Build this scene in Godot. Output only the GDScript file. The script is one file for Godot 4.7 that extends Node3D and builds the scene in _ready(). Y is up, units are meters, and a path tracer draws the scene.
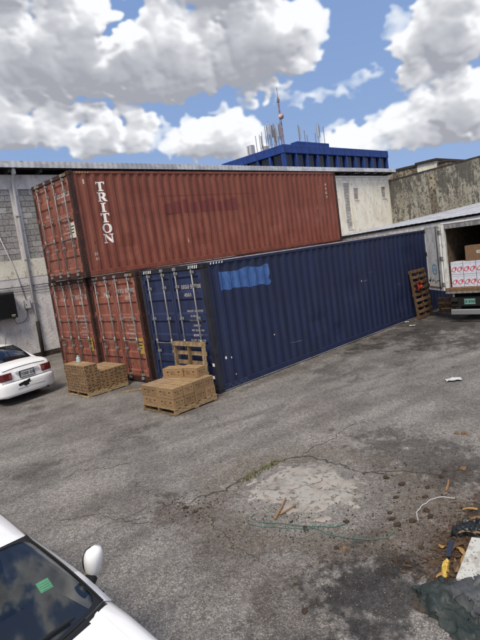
extends Node3D
# A yard behind a warehouse: stacked shipping containers, pallets of cartons, a box truck and two parked cars.

var taken := {}
var cache := {}
var M := {}
var rng := RandomNumberGenerator.new()

# ------------------------------------------------------------------ mesh building
class MB:
	var st := SurfaceTool.new()
	func _init(flat := true):
		st.begin(Mesh.PRIMITIVE_TRIANGLES)
		st.set_smooth_group(-1 if flat else 0)
	func tri(a: Vector3, b: Vector3, c: Vector3):
		st.add_vertex(a); st.add_vertex(b); st.add_vertex(c)
	func quad(a: Vector3, b: Vector3, c: Vector3, d: Vector3):
		tri(a, b, c); tri(a, c, d)
	func tri_uv(a: Vector3, b: Vector3, c: Vector3, ua: Vector2, ub: Vector2, uc: Vector2):
		st.set_uv(ua); st.add_vertex(a); st.set_uv(ub); st.add_vertex(b); st.set_uv(uc); st.add_vertex(c)
	func quad_uv(a: Vector3, b: Vector3, c: Vector3, d: Vector3, u0 := 0.0, v0 := 0.0, u1 := 1.0, v1 := 1.0):
		tri_uv(a, b, c, Vector2(u0, v0), Vector2(u1, v0), Vector2(u1, v1))
		tri_uv(a, c, d, Vector2(u0, v0), Vector2(u1, v1), Vector2(u0, v1))
	# a box between two corners, placed by a transform, with its edges cut by the chamfer
	func box(lo: Vector3, hi: Vector3, ch := 0.0, x := Transform3D.IDENTITY):
		var c := (lo + hi) * 0.5
		var h := (hi - lo) * 0.5
		if ch <= 0.0:
			for ax in 3:
				for s in [-1.0, 1.0]:
					var n := Vector3.ZERO; n[ax] = s * h[ax]
					var u := Vector3.ZERO; u[(ax + 1) % 3] = h[(ax + 1) % 3]
					var v := Vector3.ZERO; v[(ax + 2) % 3] = h[(ax + 2) % 3] * s
					quad(x * (c + n - u - v), x * (c + n - u + v), x * (c + n + u + v), x * (c + n + u - v))
			return
		ch = minf(ch, minf(h.x, minf(h.y, h.z)) * 0.9)
		for ax in 3:
			var b := (ax + 1) % 3
			var d := (ax + 2) % 3
			for s in [-1.0, 1.0]:
				var n := Vector3.ZERO; n[ax] = s * h[ax]
				var u := Vector3.ZERO; u[b] = h[b] - ch
				var v := Vector3.ZERO; v[d] = (h[d] - ch) * s
				quad(x * (c + n - u - v), x * (c + n - u + v), x * (c + n + u + v), x * (c + n + u - v))
			# edges along axis ax
			for s1 in [-1.0, 1.0]:
				for s2 in [-1.0, 1.0]:
					var e := Vector3.ZERO; e[ax] = h[ax] - ch
					var p := Vector3.ZERO; p[b] = s1 * h[b]; p[d] = s2 * (h[d] - ch)
					var q := Vector3.ZERO; q[b] = s1 * (h[b] - ch); q[d] = s2 * h[d]
					if s1 * s2 > 0:
						quad(x * (c + p - e), x * (c + p + e), x * (c + q + e), x * (c + q - e))
					else:
						quad(x * (c + q - e), x * (c + q + e), x * (c + p + e), x * (c + p - e))
		for sx in [-1.0, 1.0]:
			for sy in [-1.0, 1.0]:
				for sz in [-1.0, 1.0]:
					var s := Vector3(sx, sy, sz)
					var p0 := c + Vector3(h.x, h.y - ch, h.z - ch) * s
					var p1 := c + Vector3(h.x - ch, h.y, h.z - ch) * s
					var p2 := c + Vector3(h.x - ch, h.y - ch, h.z) * s
					if sx * sy * sz > 0: tri(x * p0, x * p2, x * p1)
					else: tri(x * p0, x * p1, x * p2)
	func tube(path: Array, r: float, n := 8, r_end := -1.0, caps := true):
		if r_end < 0.0: r_end = r
		var rings := []
		var up := Vector3.UP
		for i in path.size():
			var t: Vector3
			if i == 0: t = path[1] - path[0]
			elif i == path.size() - 1: t = path[i] - path[i - 1]
			else: t = (path[i + 1] - path[i]).normalized() + (path[i] - path[i - 1]).normalized()
			t = t.normalized()
			var a := t.cross(up)
			if a.length() < 0.05: a = t.cross(Vector3.RIGHT)
			a = a.normalized()
			var b := a.cross(t).normalized()
			up = b
			var rr := lerpf(r, r_end, float(i) / (path.size() - 1))
			var ring := []
			for k in n:
				var w := TAU * k / n
				ring.append(path[i] + (a * cos(w) + b * sin(w)) * rr)
			rings.append(ring)
		for i in rings.size() - 1:
			for k in n:
				var k2 := (k + 1) % n
				quad(rings[i][k], rings[i][k2], rings[i + 1][k2], rings[i + 1][k])
		if caps:
			for k in range(1, n - 1):
				tri(rings[0][0], rings[0][k + 1], rings[0][k])
				tri(rings[-1][0], rings[-1][k], rings[-1][k + 1])
	# closed polygon in a plane, pushed along an axis; mapping: point(u, v, w)
	func prism(poly: PackedVector2Array, w0: float, w1: float, o: Vector3, ux: Vector3, vx: Vector3, wx: Vector3):
		var t := Geometry2D.triangulate_polygon(poly)
		for i in range(0, t.size(), 3):
			var a := poly[t[i]]; var b := poly[t[i + 1]]; var c := poly[t[i + 2]]
			tri(o + ux * a.x + vx * a.y + wx * w1, o + ux * b.x + vx * b.y + wx * w1, o + ux * c.x + vx * c.y + wx * w1)
			tri(o + ux * a.x + vx * a.y + wx * w0, o + ux * c.x + vx * c.y + wx * w0, o + ux * b.x + vx * b.y + wx * w0)
		for i in poly.size():
			var a := poly[i]; var b := poly[(i + 1) % poly.size()]
			quad(o + ux * a.x + vx * a.y + wx * w0, o + ux * b.x + vx * b.y + wx * w0, o + ux * b.x + vx * b.y + wx * w1, o + ux * a.x + vx * a.y + wx * w1)
	func grid(rows: Array):
		for i in rows.size() - 1:
			for j in rows[i].size() - 1:
				quad(rows[i][j], rows[i][j + 1], rows[i + 1][j + 1], rows[i + 1][j])
	func disc(c: Vector3, ax: Vector3, r: float, depth: float, n := 20, r2 := -1.0):
		tube([c - ax * depth * 0.5, c + ax * depth * 0.5], r, n, r if r2 < 0 else r2)
	func done() -> ArrayMesh:
		st.generate_normals()
		return st.commit()

func numbered(n: String) -> String:
	if not taken.has(n):
		taken[n] = 0
		return n
	taken[n] += 1
	return "%s_%03d" % [n, taken[n]]

func thing(called: String, label: String, category: String, at := Vector3.ZERO, turn := 0.0, group := "") -> Node3D:
	var o := Node3D.new()
	o.name = numbered(called)
	add_child(o)
	o.position = at
	o.rotation.y = turn
	tag(o, label, category, group)
	return o

func tag(o: Node, label: String, category: String, group := ""):
	o.set_meta("label", label)
	o.set_meta("category", category)
	if group != "": o.set_meta("group", group)

func part(parent: Node, called: String, mesh: Mesh, m: Material, x := Transform3D.IDENTITY) -> MeshInstance3D:
	var o := MeshInstance3D.new()
	o.name = called
	o.mesh = mesh
	o.material_override = m
	parent.add_child(o, true)
	o.transform = x
	return o

func single(called: String, mesh: Mesh, m: Material, label: String, category: String, x := Transform3D.IDENTITY, group := "") -> MeshInstance3D:
	var o := MeshInstance3D.new()
	o.name = numbered(called)
	o.mesh = mesh
	o.material_override = m
	add_child(o)
	o.transform = x
	tag(o, label, category, group)
	return o

func structure(called: String, mesh: Mesh, m: Material) -> MeshInstance3D:
	var o := MeshInstance3D.new()
	o.name = numbered(called)
	o.mesh = mesh
	o.material_override = m
	add_child(o)
	o.set_meta("kind", "structure")
	return o

func bx(lo: Vector3, hi: Vector3, ch := 0.0) -> ArrayMesh:
	var m := MB.new()
	m.box(lo, hi, ch)
	return m.done()

# a chamfered box of a size, centred on its origin, shared between alike pieces
func cbox(size: Vector3, ch := 0.0) -> ArrayMesh:
	var k := "%.3f_%.3f_%.3f_%.3f" % [size.x, size.y, size.z, ch]
	if not cache.has(k): cache[k] = bx(-size * 0.5, size * 0.5, ch)
	return cache[k]

func pos(v: Vector3) -> Transform3D: return Transform3D(Basis.IDENTITY, v)

# ------------------------------------------------------------------ textures and materials
func nb(seed_: int, freq: float, oct: int, size := 512, kind := FastNoiseLite.TYPE_SIMPLEX_SMOOTH, cell := false) -> PackedByteArray:
	var key := "n%d_%f_%d_%d_%d" % [seed_, freq, oct, size, kind]
	if cache.has(key): return cache[key]
	var n := FastNoiseLite.new()
	n.seed = seed_
	n.noise_type = kind
	n.frequency = freq
	n.fractal_octaves = oct
	if oct <= 1: n.fractal_type = FastNoiseLite.FRACTAL_NONE
	if cell:
		n.cellular_return_type = FastNoiseLite.RETURN_CELL_VALUE
		n.cellular_jitter = 1.0
	var im := n.get_seamless_image(size, size)
	im.convert(Image.FORMAT_L8)
	cache[key] = im.get_data()
	return cache[key]

# base colour, then layers [noise, colour, from, to, most]: each mixes its colour in where its noise runs from..to
func mixed(size: int, base: Color, layers: Array) -> Image:
	var out := PackedByteArray()
	out.resize(size * size * 3)
	var luts := []
	for l in layers:
		var lut := PackedFloat32Array()
		lut.resize(256)
		for i in 256: lut[i] = smoothstep(l[2], l[3], i / 255.0) * (l[4] if l.size() > 4 else 1.0)
		luts.append(lut)
	var nl := layers.size()
	var o := 0
	for i in size * size:
		var r := base.r; var g := base.g; var b := base.b
		for k in nl:
			var f: float = luts[k][layers[k][0][i]]
			if f > 0.003:
				var c: Color = layers[k][1]
				r += (c.r - r) * f; g += (c.g - g) * f; b += (c.b - b) * f
		out[o] = int(r * 255.0); out[o + 1] = int(g * 255.0); out[o + 2] = int(b * 255.0)
		o += 3
	return Image.create_from_data(size, size, false, Image.FORMAT_RGB8, out)

func tex(im: Image) -> ImageTexture:
	im.generate_mipmaps()
	return ImageTexture.create_from_image(im)

func normal_tex(bytes: PackedByteArray, size: int, strength: float) -> ImageTexture:
	var im := Image.create_from_data(size, size, false, Image.FORMAT_L8, bytes)
	im.convert(Image.FORMAT_RGBA8)
	im.bump_map_to_normal_map(strength)
	return tex(im)

func plain(c: Color, rough := 0.7, metal := 0.0) -> StandardMaterial3D:
	var m := StandardMaterial3D.new()
	m.albedo_color = c
	m.roughness = rough
	m.metallic = metal
	m.cull_mode = BaseMaterial3D.CULL_DISABLED
	return m

func surf(im: Image, scale: Vector3, rough := 0.8, nt: Texture2D = null, ns := 1.0, world := false) -> StandardMaterial3D:
	var m := plain(Color.WHITE, rough)
	m.albedo_texture = tex(im)
	m.uv1_triplanar = true
	m.uv1_world_triplanar = world
	m.uv1_scale = scale
	if nt != null:
		m.normal_enabled = true
		m.normal_texture = nt
		m.normal_scale = ns
	return m

func with_uv(im: Image, rough := 0.85) -> StandardMaterial3D:
	var m := plain(Color.WHITE, rough)
	m.albedo_texture = tex(im)
	return m

func glass(c: Color, rough := 0.02) -> StandardMaterial3D:
	var m := StandardMaterial3D.new()
	m.albedo_color = c
	m.roughness = rough
	m.transparency = BaseMaterial3D.TRANSPARENCY_ALPHA
	m.metallic_specular = 1.0
	m.cull_mode = BaseMaterial3D.CULL_DISABLED
	return m

func make_materials():
	var streak := nb(11, 0.012, 4)
	var blot := nb(12, 0.006, 3)
	var spots := nb(13, 0.035, 4)
	var fine := nb(14, 0.11, 3)
	var nfine := normal_tex(fine, 512, 2.0)
	var runs := nb(17, 0.022, 5)
	var fade := nb(18, 0.005, 4)
	# red oxide container paint: streaked, chalky in places, rust spots
	var red := mixed(512, Color(0.462, 0.245, 0.185), [[blot, Color(0.415, 0.212, 0.16), 0.35, 0.75, 0.8], [streak, Color(0.52, 0.305, 0.245), 0.5, 0.85, 0.75], [fade, Color(0.52, 0.315, 0.24), 0.55, 0.85, 0.5], [runs, Color(0.33, 0.18, 0.125), 0.70, 0.88, 0.45], [spots, Color(0.28, 0.14, 0.10), 0.74, 0.86, 0.6], [fine, Color(0.49, 0.275, 0.235), 0.5, 0.9, 0.35]])
	M.red = surf(red, Vector3(0.42, 0.10, 0.42), 0.62, nfine, 0.12)
	var red2 := mixed(512, Color(0.53, 0.31, 0.25), [[blot, Color(0.46, 0.255, 0.205), 0.3, 0.7, 0.8], [streak, Color(0.60, 0.38, 0.32), 0.5, 0.85, 0.7], [fade, Color(0.60, 0.42, 0.36), 0.55, 0.85, 0.6], [runs, Color(0.33, 0.18, 0.125), 0.70, 0.88, 0.45], [spots, Color(0.26, 0.13, 0.09), 0.68, 0.80, 0.85], [fine, Color(0.56, 0.34, 0.29), 0.5, 0.9, 0.4]])
	M.red_door = surf(red2, Vector3(0.6, 0.2, 0.6), 0.6, nfine, 0.12)
	var rust := mixed(512, Color(0.23, 0.115, 0.085), [[blot, Color(0.15, 0.08, 0.065), 0.35, 0.7], [spots, Color(0.40, 0.20, 0.12), 0.6, 0.8, 0.8], [fine, Color(0.32, 0.17, 0.13), 0.5, 0.9, 0.5]])
	M.red_frame = surf(rust, Vector3(0.8, 0.5, 0.8), 0.75, nfine, 0.3)
	var blue := mixed(512, Color(0.085, 0.132, 0.275), [[blot, Color(0.07, 0.11, 0.235), 0.35, 0.75, 0.9], [streak, Color(0.12, 0.16, 0.28), 0.5, 0.85, 0.7], [fade, Color(0.13, 0.175, 0.30), 0.58, 0.85, 0.5], [runs, Color(0.13, 0.12, 0.145), 0.68, 0.84, 0.7], [spots, Color(0.16, 0.18, 0.27), 0.74, 0.84, 0.5], [fine, Color(0.10, 0.14, 0.265), 0.5, 0.9, 0.35]])
	M.blue = surf(blue, Vector3(0.42, 0.09, 0.42), 0.6, nfine, 0.12)
	var blue2 := mixed(512, Color(0.125, 0.17, 0.31), [[blot, Color(0.095, 0.13, 0.25), 0.35, 0.75, 0.8], [streak, Color(0.165, 0.215, 0.37), 0.5, 0.85, 0.6], [spots, Color(0.10, 0.11, 0.20), 0.72, 0.84, 0.7]])
	M.blue_door = surf(blue2, Vector3(0.6, 0.2, 0.6), 0.55, nfine, 0.12)
	var blue3 := mixed(512, Color(0.085, 0.09, 0.13), [[blot, Color(0.12, 0.13, 0.19), 0.4, 0.7], [spots, Color(0.22, 0.15, 0.12), 0.68, 0.80, 0.8]])
	M.blue_frame = surf(blue3, Vector3(0.8, 0.5, 0.8), 0.7, nfine, 0.25)
	M.roof_chalk = surf(mixed(512, Color(0.66, 0.66, 0.68), [[blot, Color(0.50, 0.50, 0.54), 0.4, 0.7], [spots, Color(0.40, 0.34, 0.30), 0.66, 0.8, 0.7]]), Vector3(0.5, 0.5, 0.2), 0.8)
	M.lightblue = surf(mixed(512, Color(0.21, 0.35, 0.58), [[streak, Color(0.26, 0.41, 0.64), 0.4, 0.8], [spots, Color(0.15, 0.24, 0.42), 0.62, 0.8, 0.8]]), Vector3(0.8, 0.3, 0.8), 0.55)
	M.scrape = plain(Color(0.33, 0.36, 0.44), 0.7)
	M.ghost = plain(Color(0.395, 0.165, 0.16), 0.6)
	M.galv = surf(mixed(512, Color(0.60, 0.60, 0.60), [[blot, Color(0.48, 0.47, 0.47), 0.3, 0.7], [spots, Color(0.40, 0.26, 0.18), 0.68, 0.8, 0.7]]), Vector3(2, 0.6, 2), 0.45)
	M.galv.metallic = 0.3
	M.white_ink = plain(Color(0.92, 0.91, 0.90), 0.6)
	M.grey_ink = plain(Color(0.70, 0.66, 0.64), 0.6)
	M.black_rubber = plain(Color(0.06, 0.06, 0.065), 0.85)
	M.black_plastic = plain(Color(0.07, 0.07, 0.075), 0.5)
	M.yellow_sticker = plain(Color(0.66, 0.54, 0.24), 0.6)
	M.yellow_mark = plain(Color(0.66, 0.58, 0.36), 0.7)
	M.white_label = plain(Color(0.80, 0.79, 0.74), 0.6)
	# buildings
	var plaster := mixed(512, Color(0.83, 0.82, 0.825), [[blot, Color(0.76, 0.745, 0.75), 0.35, 0.7], [spots, Color(0.62, 0.60, 0.60), 0.62, 0.8, 0.6], [streak, Color(0.86, 0.855, 0.855), 0.5, 0.8, 0.7], [fine, Color(0.74, 0.72, 0.72), 0.6, 0.95, 0.5]])
	M.plaster = surf(plaster, Vector3(0.3, 0.14, 0.3), 0.9, nfine, 0.4)
	var cream := mixed(512, Color(0.86, 0.845, 0.80), [[blot, Color(0.81, 0.79, 0.74), 0.35, 0.7], [spots, Color(0.60, 0.57, 0.53), 0.66, 0.8, 0.6], [streak, Color(0.88, 0.87, 0.83), 0.5, 0.8, 0.7]])
	M.cream = surf(cream, Vector3(0.25, 0.12, 0.25), 0.9, nfine, 0.3)
	for i in 4:
		var g: float = [0.63, 0.68, 0.59, 0.71][i]
		M["block%d" % i] = surf(mixed(256, Color(g, g * 0.985, g * 0.98), [[nb(21 + i, 0.03, 4, 256), Color(g * 0.8, g * 0.78, g * 0.76), 0.5, 0.8], [nb(27, 0.2, 2, 256), Color(g * 0.85, g * 0.84, g * 0.83), 0.5, 0.9, 0.7]]), Vector3(1, 1, 1), 0.95, normal_tex(nb(27, 0.2, 2, 256), 256, 3.0), 0.6, true)
	M.mortar = surf(mixed(256, Color(0.42, 0.41, 0.40), [[nb(22, 0.05, 3, 256), Color(0.33, 0.32, 0.31), 0.4, 0.8]]), Vector3(1, 1, 1), 0.95)
	M.plinth = surf(mixed(256, Color(0.22, 0.20, 0.19), [[nb(23, 0.05, 4, 256), Color(0.36, 0.25, 0.21), 0.5, 0.8], [nb(24, 0.03, 4, 256), Color(0.13, 0.12, 0.12), 0.5, 0.7]]), Vector3(0.7, 0.7, 0.7), 0.95)
	M.zinc = surf(mixed(512, Color(0.74, 0.75, 0.77), [[blot, Color(0.60, 0.61, 0.64), 0.35, 0.7], [spots, Color(0.45, 0.40, 0.36), 0.66, 0.82, 0.7], [streak, Color(0.80, 0.80, 0.82), 0.5, 0.8, 0.6]]), Vector3(0.3, 0.3, 0.12), 0.55)
	M.zinc.metallic = 0.15
	M.dark_steel = surf(mixed(256, Color(0.10, 0.095, 0.09), [[nb(25, 0.05, 4, 256), Color(0.20, 0.14, 0.11), 0.55, 0.8]]), Vector3(1, 1, 1), 0.8)
	M.building_blue = surf(mixed(512, Color(0.10, 0.235, 0.52), [[blot, Color(0.085, 0.20, 0.45), 0.35, 0.7], [streak, Color(0.115, 0.26, 0.56), 0.5, 0.8]]), Vector3(0.15, 0.06, 0.15), 0.7)
	M.building_dark = plain(Color(0.045, 0.055, 0.10), 0.25)
	M.antenna = plain(Color(0.66, 0.67, 0.69), 0.6)
	M.antenna_dark = plain(Color(0.44, 0.44, 0.47), 0.6)
	M.mast_red = plain(Color(0.55, 0.36, 0.35), 0.7)
	M.pvc = plain(Color(0.75, 0.75, 0.76), 0.5)
	M.unit_dark = surf(mixed(256, Color(0.17, 0.18, 0.18), [[nb(26, 0.04, 3, 256), Color(0.24, 0.24, 0.24), 0.5, 0.8]]), Vector3(1, 1, 1), 0.7)
	M.unit_grey = plain(Color(0.50, 0.51, 0.53), 0.6)
	# wood
	for i in 4:
		var c: Color = [Color(0.55, 0.45, 0.33), Color(0.61, 0.51, 0.38), Color(0.48, 0.39, 0.28), Color(0.65, 0.56, 0.43)][i]
		M["wood%d" % i] = surf(mixed(256, c, [[nb(31 + i, 0.02, 4, 256), c * 0.78, 0.4, 0.75], [nb(35, 0.12, 2, 256), c * 0.86, 0.5, 0.9, 0.6]]), Vector3(1.2, 6.0, 1.2), 0.9)
		var d: Color = [Color(0.43, 0.32, 0.22), Color(0.49, 0.375, 0.265), Color(0.37, 0.275, 0.19), Color(0.52, 0.41, 0.30)][i]
		M["oldwood%d" % i] = surf(mixed(256, d, [[nb(31 + i, 0.02, 4, 256), d * 0.72, 0.4, 0.75], [nb(35, 0.12, 2, 256), d * 0.85, 0.5, 0.9, 0.6]]), Vector3(1.2, 6.0, 1.2), 0.9)
	# cars and truck
	M.car_white = plain(Color(0.93, 0.93, 0.935), 0.25)
	M.car_white.clearcoat_enabled = true
	M.car_white.clearcoat = 1.0
	M.car_white.clearcoat_roughness = 0.04
	M.car_white2 = plain(Color(0.91, 0.915, 0.925), 0.35)
	M.windscreen = glass(Color(0.10, 0.13, 0.13, 0.16))
	M.car_glass = glass(Color(0.04, 0.05, 0.06, 0.55))
	M.cabin = plain(Color(0.05, 0.05, 0.055), 0.85)
	M.seat = plain(Color(0.09, 0.09, 0.10), 0.9)
	M.tyre = plain(Color(0.05, 0.05, 0.05), 0.85)
	M.rim = plain(Color(0.45, 0.46, 0.48), 0.4, 0.6)
	M.tail_red = plain(Color(0.36, 0.03, 0.05), 0.15)
	M.tail_red.clearcoat_enabled = true
	M.headlamp = plain(Color(0.75, 0.77, 0.8), 0.1)
	M.sticker_green = plain(Color(0.20, 0.72, 0.48), 0.5)
	M.plate_white = plain(Color(0.74, 0.75, 0.76), 0.5)
	M.plate_teal = plain(Color(0.42, 0.60, 0.56), 0.5)
	M.plate_ink = plain(Color(0.10, 0.12, 0.14), 0.6)
	var tw := mixed(512, Color(0.82, 0.82, 0.81), [[blot, Color(0.75, 0.745, 0.73), 0.35, 0.7], [spots, Color(0.44, 0.40, 0.36), 0.66, 0.8, 0.7], [streak, Color(0.86, 0.86, 0.86), 0.5, 0.8, 0.6]])
	M.truck_white = surf(tw, Vector3(0.7, 0.25, 0.7), 0.5, nfine, 0.1)
	M.plywood = surf(mixed(256, Color(0.40, 0.345, 0.28), [[nb(31, 0.02, 4, 256), Color(0.31, 0.265, 0.21), 0.4, 0.75], [nb(35, 0.12, 2, 256), Color(0.36, 0.31, 0.25), 0.5, 0.9, 0.6]]), Vector3(0.8, 0.8, 0.8), 0.85)
	M.chrome = plain(Color(0.62, 0.63, 0.64), 0.35, 0.5)
	M.chassis = plain(Color(0.055, 0.055, 0.06), 0.8)
	M.emblem = plain(Color(0.42, 0.62, 0.74), 0.6)
	M.amber = plain(Color(0.75, 0.42, 0.10), 0.3)
	# litter
	var clod := mixed(256, Color(0.26, 0.205, 0.165), [[nb(41, 0.04, 4, 256), Color(0.15, 0.115, 0.095), 0.4, 0.65], [nb(42, 0.12, 3, 256), Color(0.40, 0.33, 0.26), 0.6, 0.85, 0.8]])
	M.clod = surf(clod, Vector3(5, 5, 5), 0.95, normal_tex(nb(42, 0.12, 3, 256), 256, 4.0), 1.0)
	M.clod_pale = surf(mixed(256, Color(0.50, 0.41, 0.30), [[nb(41, 0.04, 4, 256), Color(0.30, 0.21, 0.14), 0.45, 0.7]]), Vector3(5, 5, 5), 0.95)
	M.leaf0 = plain(Color(0.47, 0.37, 0.26), 0.85)
	M.leaf1 = plain(Color(0.31, 0.235, 0.17), 0.85)
	M.leaf2 = plain(Color(0.60, 0.47, 0.28), 0.85)
	M.stick = plain(Color(0.55, 0.42, 0.29), 0.9)
	M.rope = plain(Color(0.27, 0.42, 0.38), 0.8)
	M.weed = plain(Color(0.40, 0.40, 0.24), 0.8)
	M.soil = surf(mixed(256, Color(0.27, 0.24, 0.215), [[nb(43, 0.05, 4, 256), Color(0.18, 0.16, 0.145), 0.4, 0.7], [nb(44, 0.15, 2, 256), Color(0.36, 0.32, 0.28), 0.6, 0.9, 0.8]]), Vector3(1.5, 1.5, 1.5), 0.95, null, 1.0, true)
	var tarp := mixed(512, Color(0.135, 0.175, 0.165), [[blot, Color(0.20, 0.225, 0.22), 0.4, 0.7], [spots, Color(0.28, 0.27, 0.25), 0.64, 0.8, 0.6]])
	M.tarp = surf(tarp, Vector3(0.9, 0.9, 0.9), 0.55, normal_tex(nb(45, 0.02, 4), 512, 6.0), 0.5)
	M.tarp_grey = surf(mixed(512, Color(0.25, 0.26, 0.275), [[blot, Color(0.32, 0.33, 0.34), 0.4, 0.7], [spots, Color(0.20, 0.20, 0.20), 0.62, 0.8, 0.7]]), Vector3(0.9, 0.9, 0.9), 0.6, normal_tex(nb(45, 0.02, 4), 512, 6.0), 0.5)
	M.board_white = surf(mixed(512, Color(0.74, 0.74, 0.72), [[blot, Color(0.64, 0.63, 0.60), 0.45, 0.7], [spots, Color(0.30, 0.25, 0.20), 0.70, 0.78, 0.9], [fine, Color(0.55, 0.52, 0.48), 0.66, 0.9, 0.6]]), Vector3(1.6, 1.6, 1.6), 0.85)
	M.yellow_cloth = surf(mixed(256, Color(0.80, 0.68, 0.33), [[nb(46, 0.05, 4, 256), Color(0.58, 0.46, 0.22), 0.5, 0.8]]), Vector3(3, 3, 3), 0.85)
	M.blue_strap = plain(Color(0.13, 0.165, 0.25), 0.7)
	M.bag_black = plain(Color(0.075, 0.09, 0.10), 0.35)
	M.gravel_pale = plain(Color(0.56, 0.53, 0.48), 0.9)
	M.concrete = surf(mixed(512, Color(0.615, 0.60, 0.58), [[nb(51, 0.008, 4), Color(0.53, 0.51, 0.485), 0.38, 0.68], [nb(52, 0.03, 4), Color(0.38, 0.345, 0.315), 0.56, 0.74, 0.85], [nb(53, 0.15, 2), Color(0.70, 0.67, 0.64), 0.55, 0.85, 0.6], [nb(54, 0.006, 3), Color(0.62, 0.59, 0.56), 0.55, 0.8, 0.8]]), Vector3(0.6, 0.6, 0.6), 0.95, normal_tex(nb(53, 0.15, 2), 512, 4.0), 0.5, true)
	# asphalt: aggregate in a worn binder; the yard's stains are vertex colours
	var agg := nb(61, 0.085, 1, 1024, FastNoiseLite.TYPE_CELLULAR, true)
	var agg2 := nb(62, 0.17, 1, 1024, FastNoiseLite.TYPE_CELLULAR, true)
	var mid := nb(63, 0.012, 4, 1024)
	var grain := nb(64, 0.25, 2, 1024)
	var asphalt := mixed(1024, Color(0.66, 0.65, 0.645), [[mid, Color(0.54, 0.53, 0.525), 0.38, 0.72, 0.85], [agg2, Color(0.50, 0.49, 0.48), 0.55, 0.9, 0.6], [agg, Color(0.84, 0.82, 0.79), 0.72, 0.92, 0.75], [agg, Color(0.40, 0.39, 0.385), 0.30, 0.05, 0.65], [agg2, Color(0.97, 0.96, 0.93), 0.90, 0.97, 0.9], [grain, Color(0.52, 0.51, 0.50), 0.55, 0.85, 0.5]])
	M.asphalt = surf(asphalt, Vector3(0.85, 0.85, 0.85), 0.92, normal_tex(agg2, 1024, 3.0), 0.5, true)
	M.asphalt.vertex_color_use_as_albedo = true

# ------------------------------------------------------------------ sky
# cumulus groups: azimuth and height in degrees, their half sizes, strength
var CLOUDS := [[-41.4, 20.5, 8.6, 4.6, 1.0], [-58.5, 21.3, 13.0, 5.2, 1.15], [-49.6, 19.9, 6.5, 4.6, 1.05], [-40.5, 15.9, 3.4, 1.7, 0.75], [-57.2, 14.1, 5.8, 3.2, 1.0], [-66.0, 15.2, 6.5, 3.4, 1.0], [-46.4, 12.4, 5.6, 3.2, 1.0], [-43.0, 10.3, 3.6, 2.1, 0.8], [-36.0, 14.4, 2.3, 0.9, 0.75], [-33.2, 14.8, 2.5, 1.1, 0.8], [-30.4, 15.6, 2.2, 1.1, 0.75], [-23.0, 17.6, 5.2, 4.2, 1.0], [-25.7, 14.4, 2.5, 1.8, 0.8], [-32.3, 9.4, 4.4, 2.5, 0.95], [-27.6, 10.0, 4.4, 2.6, 1.0], [-22.0, 10.6, 5.0, 4.0, 1.05], [-37.0, 9.2, 2.4, 1.4, 0.7], [-44.0, 27.0, 10.0, 4.0, 0.9], [-20.0, 24.0, 7.0, 4.0, 0.9], [-64.0, 28.0, 9.0, 4.0, 0.9], [-75.0, 18.0, 8.0, 6.0, 1.0]]
var GAPS := [[-55.8, 22.2, 1.5, 1.0, 1.5], [-53.6, 24.4, 1.6, 1.0, 1.0]]

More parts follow.
